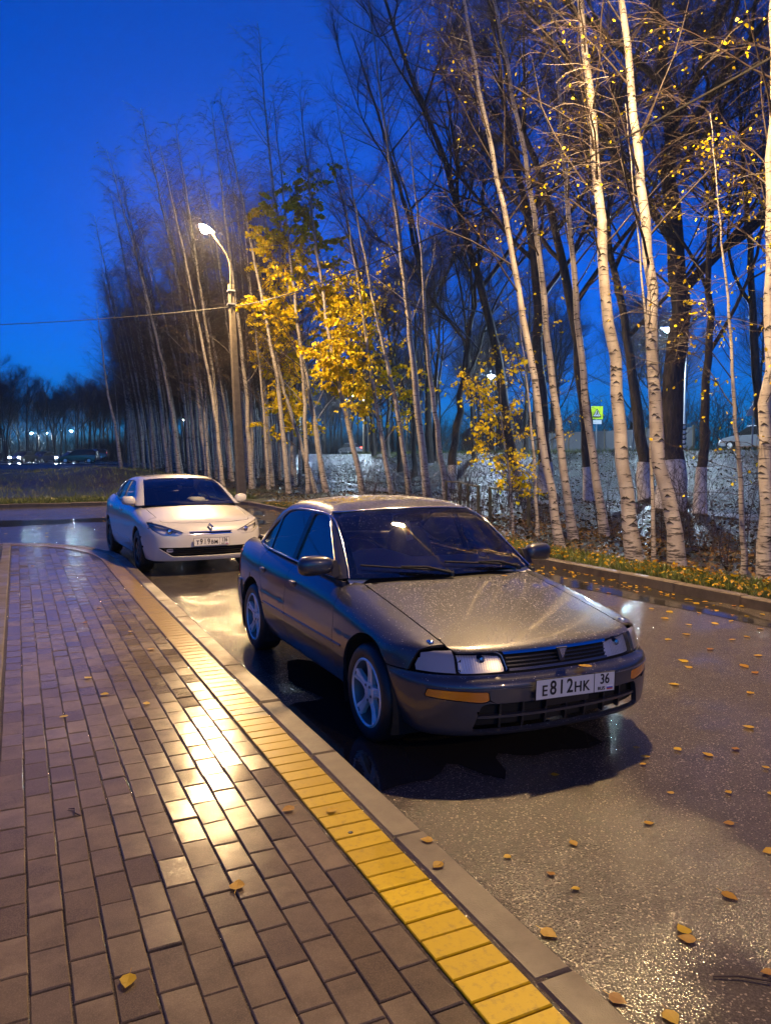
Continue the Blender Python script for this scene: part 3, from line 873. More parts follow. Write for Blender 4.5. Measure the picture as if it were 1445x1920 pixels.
def droplets(parent, objs, n, r0, r1, seed):
    """rain drops standing on the panels: one uncountable part"""
    rg = np.random.default_rng(seed)
    tris = []; nrm = []
    for o in objs:
        me = o.data; me.calc_loop_triangles()
        V = np.array([v.co for v in me.vertices]); 
        for t in me.loop_triangles:
            a, b, c = V[list(t.vertices)]
            nn = np.cross(b - a, c - a); ln = np.linalg.norm(nn)
            if ln > 1e-10 and nn[2] / ln > 0.08: tris.append((a, b, c)); nrm.append((nn / ln, ln * max(0.12, nn[2] / ln)))
    w = np.array([q[1] for q in nrm]); w /= w.sum()
    idx = rg.choice(len(tris), n, p=w)
    ring = 5; V = []; Fc = []
    for i in idx:
        a, b, c = tris[i]; N = nrm[i][0]
        u, v = rg.random(2)
        if u + v > 1: u, v = 1 - u, 1 - v
        p = a + (b - a) * u + (c - a) * v
        t = np.cross(N, [1, 0, 0.01]); t /= np.linalg.norm(t); s_ = np.cross(N, t)
        r = r0 + (r1 - r0) * rg.random() ** 3; h = r * 0.42; ph = rg.random() * 6
        k = len(V)
        for rad, hh in ((1.0, -0.1), (0.72, 0.72)):
            for j in range(ring):
                an = ph + 2 * PI * j / ring
                V.append(p + (t * math.cos(an) + s_ * math.sin(an)) * r * rad + N * h * hh)
        V.append(p + N * h)
        for j in range(ring):
            j2 = (j + 1) % ring
            Fc.append((k + j, k + j2, k + ring + j2, k + ring + j)); Fc.append((k + ring + j, k + ring + j2, k + 2 * ring))
    me = bpy.data.meshes.new('rain_drops'); me.from_pydata([tuple(q) for q in V], [], Fc)
    me.materials.append(MATS['drop']); me.polygons.foreach_set('use_smooth', [True] * len(Fc)); me.update()
    o = link('rain_drops', me, parent); o['kind'] = 'stuff'; return o

def arc_pts(cx, cz, r, a0, a1, n):
    return [(cx + r * math.cos(R(a0 + (a1 - a0) * i / n)), cz + r * math.sin(R(a0 + (a1 - a0) * i / n))) for i in range(n + 1)]

def wheel_house(parent, x, z, r, yo, yi):
    """dark inner wheel arch with a lip towards the outside, both sides"""
    for sg in (1, -1):
        b = MB(); n = 20; vs = []; fs = []
        for i in range(n + 1):
            a = R(-25 + 230 * i / n)
            for yy, rr in ((yo, r + 0.004), (yo - 0.03, r + 0.012), (yi, r + 0.02)):
                vs.append((x + rr * math.cos(a), sg * yy, z + rr * math.sin(a)))
        for i in range(n):
            for j in range(2):
                q = (i * 3 + j, i * 3 + j + 1, (i + 1) * 3 + j + 1, (i + 1) * 3 + j); fs.append(q)
        k = len(vs); vs += [(x + (r + 0.02) * math.cos(R(-25 + 230 * i / n)), sg * yi, z + (r + 0.02) * math.sin(R(-25 + 230 * i / n))) for i in range(n + 1)]
        fs.append(tuple(range(k, k + n + 1)))
        b.add(vs, fs); b.build('wheel_house', MATS['matt_black'], parent)
# ================================================================== the grey saloon in front
def build_grey():
    c = CarBody(L=4.27, z0=0.45, xb=1.0, xr=3.3, xg=2.45, zg=0.9,
        ztop=prof([(-0.1, .60), (0.03, .640), (.10, .664), (.20, .692), (.40, .738), (.7, .795), (1.0, .848), (1.25, .888), (1.5, .925), (2.5, .955), (3.4, .985), (3.7, .995), (4.0, .985), (4.2, .955), (4.35, .91)]),
        crown=prof([(0, .05), (.4, .09), (1.2, .085), (2.0, .06), (3.6, .07), (4.3, .08)]),
        zbot=prof([(0, .195), (.5, .20), (1.2, .205), (3.0, .205), (3.8, .24), (4.3, .28)]),
        plan=prof([(-.1, .79), (.3, .822), (.8, .842), (1.5, .848), (2.6, .850), (3.3, .846), (3.9, .815), (4.3, .775)]),
        sidez=prof([(.15, -.085), (.24, -.052), (.36, -.016), (.48, -.002), (.575, 0.002), (.60, -.004), (.70, -.010), (.79, -.024), (.86, -.048), (.92, -.085), (1.0, -.16)]),
        nose=prof([(0, 0), (.15, .004), (.32, .022), (.5, .066), (.62, .128), (.70, .195), (.76, .28), (.80, .37), (.85, .55), (.95, 1.1)]),
        nosez=prof([(.15, .075), (.20, .035), (.25, .014), (.33, .004), (.42, .0), (.478, .0), (.505, .010), (.524, .032), (.536, .056), (.548, .062), (.65, .105), (.72, .16), (.9, .3)]),
        tail=prof([(0, 0), (.3, .02), (.55, .08), (.7, .19), (.8, .36), (.9, .7)]),
        tailz=prof([(.2, .10), (.3, .02), (.45, 0), (.55, .01), (.6, .05), (.8, .06), (.95, .10), (1.0, .2)]),
        k_shoulder=0.13, k_front=0.035,
        ws_x=1.275, ws_z=.905, ws_s=1.47, ws_c=.24, rw_x=3.74, rw_z=.97, rw_s=1.42, rw_c=.26,
        roofz=prof([(1.7, 1.335), (1.95, 1.362), (2.25, 1.392), (2.6, 1.402), (2.95, 1.385), (3.2, 1.345), (3.5, 1.28)]), roof_c=.13,
        belt_y=prof([(1.2, .735), (1.6, .755), (2.4, .760), (3.1, .745), (3.5, .70), (3.8, .65)]), belt_z=.91, tumble=.405,
        k_pillar=.07, k_roof=.10)
    root = empty('parked_car', (2.755, 3.375, 0), R(90)); root.scale = (1.01, 1.062, .995)
    tag(root, 'dark grey rain-spattered saloon parked closest to the camera', 'car')
    P = MATS['paint_grey']; BLK = MATS['black']; MB_ = MATS['matt_black']
    AF, AR, ZW, RA = .81, 3.275, .298, .362
    belt = lambda x: .893 + (x - 1.45) * .019
    # ---- panels along the side
    hy = .60                                       # hood shut line
    arch_f = arc_pts(AF, ZW, RA, -14, 136.5, 30)
    fender = [(.378, .575), (.352, .655)]
    top_pts = [(.30, hy + .005), (.6, hy + .012), (1.0, hy + .02), (1.34, hy + .025), (1.44, .70)]
    o = c.sideA(dens([(.378, .545), (.345, .655)], .03, False)) + c.topA(dens(top_pts, .05, False)) + c.sideA(dens([(1.47, belt(1.47)), (1.335, .80), (1.325, .5), (1.32, .235), (1.17, .215)], .04, False)) \
        + c.sideA(arch_f) + c.sideA(dens([(.545, .545), (.40, .545)], .04, False))
    fenders = patch('front_wing', c.A, o, P, root, du=.05, dv=.05, gap=.002, flange=.018, both=True)
    o = c.sideA(dens([(1.32, .235), (1.325, .5), (1.335, .80), (1.47, belt(1.47)), (2.34, belt(2.34)), (2.345, .6), (2.33, .235)], .04))
    fdoors = patch('front_door', c.A, o, P, root, du=.06, dv=.05, gap=.0025, flange=.018, both=True)
    o = c.sideA(dens([(2.33, .235), (2.345, .6), (2.34, belt(2.34)), (3.12, belt(3.12)), (3.10, .80), (3.02, .68), (2.93, .55), (2.885, .42), (2.87, .235)], .04))
    rdoors = patch('rear_door', c.A, o, P, root, du=.06, dv=.05, gap=.0025, flange=.018, both=True)
    arch_r = arc_pts(AR, ZW, RA, 18, 194, 34)
    o = c.sideA(dens([(2.87, .235), (2.885, .42), (2.93, .55), (3.02, .68), (3.10, .80), (3.12, belt(3.12)), (3.50, .937)], .04, False)) + c.topA(dens([(3.62, .66), (4.05, .62)], .05, False)) \
        + c.sideA(dens([(4.04, .86), (4.03, .60), (3.70, .585), (3.62, .41)], .04, False)) + c.sideA(arch_r)
    patch('rear_wing', c.A, o, P, root, du=.05, dv=.05, gap=.002, flange=.018, both=True)
    # sill below the doors
    o = c.sideA(dens([(1.14, .21), (1.165, .237), (2.90, .237), (2.93, .21)], .06))
    patch('sill', c.A, o, BLK, root, du=.2, dv=.03, off=-.012, flange=.02, both=True)
    # rub strip line
    for sg in (1, -1):
        for (x0, x1) in ((1.19, 1.318), (1.332, 2.322), (2.338, 2.90)):
            pts = cast(c.body, [[x, 0, .505] for x in np.linspace(x0, x1, 12)], np.tile([0., 1, 0], (12, 1)))
            tube_on('rubbing_strip', [(p[0], sg * (p[1] + .001), p[2]) for p in pts], .007, P, root, 6)
    # ---- bonnet, boot lid
    front_edge = [(float(c.nose(abs(y)) + .112), y) for y in np.linspace(hy - .02, -hy + .02, 30)]
    o = c.topA(front_edge) + c.topA(dens([(.30, -hy), (.6, -hy - .007), (1.0, -hy - .015), (1.34, -hy - .02)], .05, False)) + c.topA([(1.34 - .13 * math.cos(t * PI / 2 / 0.62), t) for t in np.linspace(-.60, .60, 15)]) \
        + c.topA(dens([(1.34, hy + .02), (1.0, hy + .015), (.6, hy + .007), (.30, hy)], .05, False))
    bonnet = patch('bonnet', c.A, o, P, root, du=.04, dv=.06, gap=.0025, flange=.016)
    o = c.topA(dens([(3.68, .60), (4.10, .56), (4.14, 0), (4.10, -.56), (3.68, -.60), (3.76, 0)], .05))
    patch('boot_lid', c.A, o, P, root, du=.06, dv=.08, gap=.0025, flange=.016)
    o = c.topA(dens([(3.30, .66), (3.62, .655), (3.68, .60), (3.76, 0), (3.68, -.60), (3.62, -.655), (3.30, -.66)], .06))
    patch('rear_shelf', c.A, o, BLK, root, du=.08, dv=.1, off=-.02)
    o = c.topA([(1.20 + .14 * abs(t / .62) ** 2 - .02, t) for t in np.linspace(.62, -.62, 15)]) + c.topA(dens([(1.44, -.69), (1.62, -.70), (1.62, .70), (1.44, .69)], .08, False))
    patch('cowl', c.A, o, BLK, root, du=.06, dv=.1, off=-.008)
    # ---- nose: bumper with openings
    zt = .541
    arcb = [(x, z) for x, z in arc_pts(AF, ZW, RA, 137, 194, 14)]
    half = c.sideB(arcb)[::1]
    right = [(.542, zt)]
    up = c.sideB(dens([(.542, zt), (.42, zt)], .03, False)) + c.frontB([(y, zt) for y in np.linspace(.74, -.74, 40)])
    oR = c.sideB(arc_pts(AF, ZW, RA, 193, 138, 14))
    low = c.frontB([(y, .208) for y in np.linspace(-.74, .74, 36)])
    mirror_ = lambda L_: [(-a, b) for a, b in L_[::-1]]
    outer = up + mirror_(c.sideB(dens([(.542, zt), (.42, zt)], .03, False)))[0:0] + [(-a, b) for a, b in c.sideB(dens([(.42, zt), (.542, zt)], .03, False))] \
        + [(-a, b) for a, b in c.sideB(arc_pts(AF, ZW, RA, 138, 193, 14))] + low + c.sideB(arc_pts(AF, ZW, RA, 193, 138, 14))
    intake = c.frontB(dens(rounded([(.550, .236), (.505, .392), (-.505, .392), (-.550, .236)], .03), .05))
    ind = c.frontB(dens(rounded([(.745, .424), (.735, .470), (.47, .460), (.465, .410), (.50, .400)], .012), .04))
    indm = [(-a, b) for a, b in ind]
    bumper = patch('front_bumper', c.B, outer, P, root, holes=[intake, ind, indm], du=.05, dv=.022, gap=.002, flange=.03)
    for s_, L_ in ((1, ind), (-1, indm)):
        patch('indicator_lamp', c.B, L_, MATS['amber'], bumper, du=.05, dv=.05, off=-.004, gap=.003, flange=.01)
        patch('indicator_surround', c.B, L_, BLK, bumper, du=.08, dv=.05, off=-.012)
    # crease under the rolled upper edge of the bumper
    pts = c.B(np.array(c.frontB([(y, .474) for y in np.linspace(.74, -.74, 40)])))
    tube_on('bumper_crease', [tuple(p + np.array([-.001, 0, 0])) for p in pts], .004, P, bumper, 5)
    # intake: black depth, one long bar, small uprights
    o = c.frontB(dens([(.70, .215), (.68, .42), (-.68, .42), (-.70, .215)], .06))
    patch('intake_back', c.B, o, MB_, bumper, du=.1, dv=.05, off=-.06)
    for z0_, z1_ in ((.308, .323),):
        o = c.frontB(dens([(.525, z0_), (.52, z1_), (-.52, z1_), (-.525, z0_)], .05)); patch('intake_bar', c.B, o, P, bumper, du=.1, dv=.05, off=-.012, flange=.03)
    for y in (-.40, -.27, -.13, 0, .13, .27, .40):
        o = c.frontB([(y + .006, .240), (y + .006, .388), (y - .006, .388), (y - .006, .240)]); patch('intake_rib', c.B, o, BLK, bumper, du=.1, dv=.03, off=-.028, flange=.03)
    o = c.frontB(dens([(.14, .345), (.14, .395), (-.14, .395), (-.14, .345)], .05)); patch('plate_bracket', c.B, o, BLK, bumper, du=.1, dv=.05, off=-.016, flange=.02)
    # band of lamps and grille
    o = c.frontB(dens([(.715, .536), (-.715, .536)], .06, False)) + c.frontB(dens([(-.715, .655), (-.55, .668), (.55, .668), (.715, .655)], .06, False))
    patch('lamp_band', c.B, o, MB_, root, du=.06, dv=.03, off=-.045)
    def lampzone(pts): return c.frontB(dens(rounded(pts, .02), .04))
    hl = lampzone([(.590, .549), (.583, .668), (.42, .664), (.355, .648), (.335, .553)])
    def zx(pts): return c.sideB(pts)
    cl = c.frontB(dens([(.597, .548), (.590, .668)], .04, False)) + c.frontB(dens([(.67, .664), (.725, .650)], .03, False)) + c.frontB(dens([(.755, .58), (.755, .551)], .03, False))
    for s_ in (1, -1):
        e = empty('headlamp', (0, 0, 0), 0, root)
        mm = lambda L_: L_ if s_ > 0 else [(-a, b) for a, b in L_]
        patch('lens', c.B, mm(hl), MATS['lens'], e, du=.05, dv=.03, off=-.002, flange=.012)
        patch('reflector', c.B, mm(hl), MATS['reflector'], e, du=.04, dv=.02, off=-.04, gap=.004)
        patch('surround', c.B, mm(hl), MATS['reflector'], e, du=.2, dv=.2, off=-.005, flange=.04, gap=.001) if False else None
        b = MB(); q = c.B(np.array(mm(c.frontB([(.45, .61)]))))[0]
        b.lathe([(.0, .0), (.016, -.004), (.022, -.02), (.022, -.05)], 16, Matrix.Translation(q + np.array([.022, 0, 0])) @ Matrix.Rotation(-PI / 2, 4, 'Y'))
        b.build('bulb_shield', MATS['chrome'], e, smooth=True)
        # fluted lens: fine upright ribs
        b = MB()
        for y in np.arange(.37, .575, .0125):
            a_ = c.B(np.array(mm(c.frontB([(y, .560), (y, .645)]))))
            b.tube([tuple(a_[0] + np.array([.004, 0, 0])), tuple(a_[1] + np.array([.004, 0, 0]))], .0022, 4, False)
        b.build('lens_flutes', MATS['lens'], e)
        patch('corner_lamp', c.B, mm(cl), MATS['frosted'], root, du=.03, dv=.03, off=-.003, gap=.003, flange=.02)
    # grille
    o = c.frontB(dens([(.325, .553), (.325, .566), (-.325, .566), (-.325, .553)], .05)); grl = patch('grille', c.B, o, P, root, du=.08, dv=.05, off=-.006, flange=.04)
    o = c.frontB(dens([(.338, .640), (.345, .661), (-.345, .661), (-.338, .640)], .05)); patch('grille_top_bar', c.B, o, MATS['chrome'], grl, du=.08, dv=.05, off=-.004, flange=.03)
    for z_ in (.582, .602, .622):
        o = c.frontB(dens([(.33, z_ - .004), (.33, z_ + .003), (-.33, z_ + .003), (-.33, z_ - .004)], .06)); patch('grille_slat', c.B, o, BLK, grl, du=.1, dv=.05, off=-.014, flange=.02)
    b = MB(); x_ = .088
    b.prism([(-.034, .652), (.034, .652), (.012, .575), (-.012, .575)], 0, .012, Matrix(((0, 0, -1, x_), (1, 0, 0, 0), (0, 1, 0, 0), (0, 0, 0, 1))))
    b.build('emblem_shield', P, grl)
    b = MB(); b.prism([(-.024, .646), (.024, .646), (.0, .588)], .0125, .017, Matrix(((0, 0, -1, x_), (1, 0, 0, 0), (0, 1, 0, 0), (0, 0, 0, 1)))); b.build('emblem', MATS['chrome'], grl)
    # plate: reading direction is +world x = -local y
    number_plate(root, Matrix(((0, 0, -1, -.018), (-1, 0, 0, -.025), (0, 1, 0, .452), (0, 0, 0, 1))) @ Matrix.Rotation(R(-1.5), 4, 'Z'), 'E812HK', '36')
    # ---- tail (out of sight, closes the body)
    o = [(a, z) for a, z in [(R(100), .26), (R(100), .57)]]
    o = dens([(R(118), .60), (R(242), .60), (R(242), .90), (R(118), .90)], .06); patch('tail_panel', c.Cr, o, P, root, du=.1, dv=.06)
    ro = dens([(R(112), .28), (R(248), .28), (R(248), .59), (R(112), .59)], .06); patch('rear_bumper', c.Cr, ro, P, root, du=.1, dv=.05, off=.012, flange=.03)
    for s_ in (1, -1):
        o = dens([(R(180 + s_ * 58), .63), (R(180 + s_ * 58), .84), (R(180 + s_ * 25), .84), (R(180 + s_ * 25), .63)], .05); patch('tail_lamp', c.Cr, o, simple('tail_red', (.35, .01, .01), .2), root, du=.1, dv=.1, off=.006, flange=.02)
    # ---- cabin
    ws_edge = [(.700, .908), (.68, .96), (.655, 1.04), (.628, 1.13), (.606, 1.22), (.585, 1.292), (.562, 1.312)]
    ws_top = [(.562, 1.312), (.45, 1.321), (.3, 1.330), (.15, 1.334), (0, 1.335)]
    WSE = c.wsG(dens(ws_edge, .03, False)); WST = c.wsG(dens(ws_top, .04, False))
    ws_bot = c.wsG([(y, .908) for y in np.linspace(0, .70, 14)])
    neg = lambda L_: [(-a, b) for a, b in L_]
    full = ws_bot + WSE[1:] + WST[1:]
    full = full + neg(full)[::-1][1:-1]
    wind = patch('windscreen', c.G, full, MATS['glass'], root, du=.05, dv=.04, off=-.006)
    # black ceramic border, inside the glass
    cen = np.array(full).mean(0); inner = [(cen[0] + (a - cen[0]) * .935, cen[1] + (b - cen[1]) * .87) for a, b in full]
    patch('windscreen_border', c.G, full, BLK, wind, holes=[inner], du=.06, dv=.06, off=-.010)
    pts = c.G(np.array(WSE + WST[1:] + neg(WST[:-1][::-1])[0:] + neg(WSE[:-1][::-1])))
    nrm_ = normals(c.cabin, pts)
    tube_on('windscreen_trim', [tuple(p + n * .001) for p, n in zip(pts, nrm_)], .006, MATS['chrome'], wind, 6)
    # side band with window openings
    z_top = lambda x: float(prof([(1.9, 1.300), (2.2, 1.322), (2.6, 1.328), (2.95, 1.308), (3.2, 1.27)])(x))
    top_side = [(x, z_top(x)) for x in np.linspace(1.99, 3.12, 24)]
    bl_edge = [(.50, 1.285), (.53, 1.22), (.57, 1.12), (.605, 1.03), (.625, .975)]
    BLE = c.wsG(dens(bl_edge, .03, False), 1.0)
    belt_line = [(x, belt(x) + .002) for x in np.linspace(3.58, 1.47, 44)]
    outer = WSE + c.sideG(top_side) + BLE + c.sideG(belt_line)
    fw = rounded([(1.505, .915), (2.335, .928), (2.315, 1.288), (2.20, 1.293), (2.06, 1.282), (1.98, 1.248)], .03)
    rw = rounded([(2.425, .930), (3.045, .942), (3.055, 1.205), (2.96, 1.262), (2.82, 1.287), (2.62, 1.296), (2.405, 1.292)], .03)
    qw = rounded([(3.075, .943), (3.365, .950), (3.40, .975), (3.30, 1.06), (3.18, 1.145), (3.085, 1.195)], .025)
    wins = [c.sideG(dens(w, .04)) for w in (fw, rw, qw)]
    # chrome line round the window group and the black frame
    frame = patch('cabin_side', c.G, outer, P, root, holes=wins, du=.06, dv=.04, flange=.012, both=True)
    bpill = c.sideG(dens([(2.338, .925), (2.318, 1.292), (2.402, 1.294), (2.422, .928)], .05))
    patch('door_pillar', c.G, bpill, BLK, root, du=.05, dv=.06, off=.003, flange=.004, both=True)
    for nm, w, m in (('front_side_window', wins[0], 'glass'), ('rear_side_window', wins[1], 'glass_dark'), ('quarter_window', wins[2], 'glass_dark')):
        patch(nm, c.G, w, MATS[m], root, du=.08, dv=.06, off=-.008, both=True)
    ol = [(1.495, .905), (2.36, .921), (3.38, .942), (3.42, .968), (3.32, 1.07), (3.18, 1.165), (3.02, 1.255), (2.86, 1.292), (2.6, 1.306), (2.2, 1.303), (2.05, 1.292), (1.965, 1.252), (1.495, .905)]
    P3 = c.G(np.array(c.sideG(dens(rounded(ol[:-1], .03), .05)))); N3 = normals(c.cabin, P3)
    for sg in (1, -1):
        tube_on('window_line', [(p[0] + n[0] * .002, sg * (p[1] + n[1] * .002), p[2] + n[2] * .002) for p, n in zip(list(P3) + [P3[0]], list(N3) + [N3[0]])], .0055, MATS['chrome'], root, 6)
    # roof, rear window
    e_ws = c.G(np.array(neg(WST) + WST[::-1][1:])); e_ws = sorted([tuple(p) for p in e_ws], key=lambda p: -p[1])
    sideP = [tuple(p) for p in c.G(np.array(c.sideG(top_side)))]
    blt = c.G(np.array(c.wsG([(y, 1.285 + .02 * (1 - (y / .5) ** 2)) for y in np.linspace(.50, -.50, 15)], 1.0)))
    o = c.toT(e_ws[::-1]) + c.toT(sideP) + c.toT([tuple(p) for p in blt]) + c.toT([(p[0], -p[1], p[2]) for p in sideP[::-1]])
    roof = patch('roof', c.T, o, P, root, du=.06, dv=.07)
    o = c.wsG([(y, 1.285 + .02 * (1 - (y / .5) ** 2)) for y in np.linspace(.50, -.50, 15)], 1.0)
    lower = c.wsG([(y, .975) for y in np.linspace(-.625, .625, 15)], 1.0)
    BL = BLE[::-1]
    mirr = [(2 * PI - a, b) for a, b in BLE]
    patch('rear_window', c.G, o + mirr[1:] + lower[1:-1] + BL[:-1], MATS['glass_dark'], root, du=.1, dv=.06, off=-.006)
    # ---- mirrors, handles, wipers, washer jets, wheels
    vs, fs = blob(16, 12, 3.0)
    for sg in (1, -1):
        e = empty('door_mirror', (1.54, sg * .82, .985), 0, root)
        b = MB()
        b.add([(p[0] * .065 * (1 if p[0] < 0 else .62) + .035 * max(0, p[1]) * 0 + (.03 * (p[1] * .5 + .5)), sg * (p[1] * .115 + .055), p[2] * (.068 + .006 * p[1]) - .004 * p[1]) for p in vs], fs if sg > 0 else [f[::-1] for f in fs])
        b.build('shell', P, e, smooth=True)
        b = MB(); b.prism([(-.06, -.075), (.07, -.075), (.055, .03), (.0, .03)], 0, .05, Matrix(((1, 0, 0, 0), (0, 0, sg, -sg * .09), (0, 1, 0, 0), (0, 0, 0, 1)))); b.build('foot', BLK, e)
        b = MB(); b.add([(.071 + p[0] * .004, sg * (p[1] * .085 + .06), p[2] * .05) for p in vs], fs); b.build('mirror_glass', MATS['chrome'], e, smooth=True)
    for dl, hx in ((fdoors, 2.17), (rdoors, 2.96)):
        for i, sg in enumerate((1, -1)):
            p = cast(c.body, [[hx, 0, .765]], [[0., 1, 0]])[0]
            b = MB(); b.add([(hx + q[0] * .075, sg * (p[1] - .004 + q[1] * .010), .762 + q[2] * .028) for q in vs], fs); h = b.build('handle', BLK, dl[i], smooth=True)
            b = MB(); b.add([(hx + q[0] * .062, sg * (p[1] + .008 + q[1] * .011), .774 + q[2] * .013) for q in vs], fs); b.build('handle_pull', P, dl[i], smooth=True)
    def wiper(y0, y1, xo):
        e = empty('wiper', (0, 0, 0), 0, root)
        a = c.G(np.array(c.wsG([(y, .915 + .055 * t) for t, y in zip(np.linspace(0, 1, 8), np.linspace(y0, y1, 8))])))
        n = normals(c.cabin, a)
        b = MB(); b.tube([tuple(p + q * .016) for p, q in zip(a, n)], .007, 6); b.build('blade', MB_, e)
        mid = a[4] + n[4] * .03; base = a[0] + np.array([-.05, -.12 * (1 if y0 > y1 else -1) * 0, -.01])
        base = np.array([a[0][0] - .035, y0 + (.1 if y1 < y0 else -.1) * 0, .915])
        b = MB(); b.tube([tuple(base), tuple((base + mid) / 2 + np.array([0, 0, .02])), tuple(mid)], [.011, .009, .006], 6); b.build('arm', MB_, e)
        b = MB(); b.lathe([(.017, -.02), (.017, .006), (.010, .014), (0, .015)], 12, Matrix.Translation(base)); b.build('pivot', BLK, e, smooth=True)
    wiper(.02, .60, 0); wiper(-.56, .02, 0)
    b = MB(); b.add([(.42 + q[0] * .03, .68 + q[1] * .016, .735 + q[2] * .01) for q in vs], fs)
    for sg in (1, -1):
        z_ = cast(c.body, [[.36, sg * .655, .45]], [[0., 0, 1]])[0][2]
        b = MB(); b.add([(.36 + q[0] * .026, sg * .655 + q[1] * .015, z_ + q[2] * .012) for q in vs], fs); b.build('headlamp_washer', MATS['chrome'], root, smooth=True)
    for x in (AF, AR):
        for sg in (1, -1):
            make_wheel(root, x, sg * (.838 if x < 2 else .834), .298, .213, .19, sg, 'star')
        wheel_house(root, x, ZW, RA, .832, .50)
    # ---- underbody and interior
    b = MB()
    b.box(.22, .50, -.50, .50, .215, .50); b.box(1.17, 2.90, -.76, .76, .215, .30); b.box(.50, 1.12, -.49, .49, .22, .62); b.box(2.94, 4.1, -.49, .49, .27, .60)
    b.box(1.18, 1.30, -.70, .70, .30, .80); b.box(3.62, 4.12, -.68, .68, .60, .85)
    b.build('underbody', MB_, root)
    b = MB(); n = 17; vs2 = []; fs2 = []
    zp = [(1.32, .87), (1.44, .925), (1.62, .972), (1.80, .968), (1.88, .86), (1.82, .55)]
    for i in range(n):
        y = -.70 + 1.4 * i / (n - 1)
        bul = .075 * math.exp(-((y - .36) / .21) ** 4)
        for (x, z) in zp: vs2.append((x + bul, y, z + (bul if x > 1.5 else 0) - .03 * (abs(y) / .7) ** 3))
    m = len(zp)
    fs2 = [(i * m + j, (i + 1) * m + j, (i + 1) * m + j + 1, i * m + j + 1) for i in range(n - 1) for j in range(m - 1)]
    b.add(vs2, fs2); b.build('dashboard', MATS['dash'], root, smooth=True)
    steering_wheel(root, 1.99, .36, .95)
    for y in (.36, -.36): seat(root, 2.30, y, .52, 'front_seat')
    b = MB(); vs4, fs4 = blob(14, 8, 4)
    b.add([(3.05 + p[0] * .24, p[1] * .62, .52 + p[2] * .09) for p in vs4], fs4); b.add([(3.34 + p[0] * .07 + p[2] * .09, p[1] * .60, .78 + p[2] * .24) for p in vs4], fs4)
    b.build('rear_bench', MATS['cloth'], root, smooth=True)
    for sg in (1, -1):
        b = MB(); b.box(1.40, 3.3, sg * .735 - .01, sg * .735 + .01, .30, .885); b.build('door_trim', MATS['interior'], root)
    b = MB(); b.add([(1.97 + p[0] * .018 + .008 * p[2], p[1] * .125 + .0, 1.255 + p[2] * .036) for p in vs], fs); b.build('rear_view_mirror', MATS['interior'], root, smooth=True)
    b = MB(); b.box(-.001, .001, -.028, .028, -.075, .075, 0, Matrix.Translation((1.93, .02, 1.155)) @ Matrix.Rotation(R(-14), 4, 'X')); tg = b.build('air_freshener', MATS['paper'], root)
    b = MB(); b.box(-.0035, -.0015, -.014, .014, -.03, .03, 0, Matrix.Translation((1.93, .02, 1.155)) @ Matrix.Rotation(R(-14), 4, 'X')); b.build('red_print', MATS['flag_red'], tg)
    tube_on('string', [(1.93, .04, 1.225), (1.965, .01, 1.25)], .002, MATS['paper'], tg, 4)
    q = c.G(np.array(c.wsG([(-.345, 1.015)])))[0]; nq = normals(c.cabin, np.array([q]))[0]
    MX = Matrix.Translation(q - nq * .014) @ Vector(nq).to_track_quat('Z', 'Y').to_matrix().to_4x4()
    b = MB(); b.lathe([(0, 0), (.042, 0), (.042, -.002)], 20, MX); st = b.build('round_sticker', MATS['paper'], root)
    b = MB(); b.lathe([(.026, .001), (.031, .001)], 20, MX); b.build('sticker_ring', MATS['rail'], st)
    # speed of aerial: none.  rain
    droplets(root, [bonnet, roof], 11000, .0017, .0050, 3)
    droplets(root, [wind], 1500, .0013, .0034, 4)
    droplets(root, [fenders[0], fenders[1], bumper], 1500, .0012, .0036, 5)
    return root
build_grey()
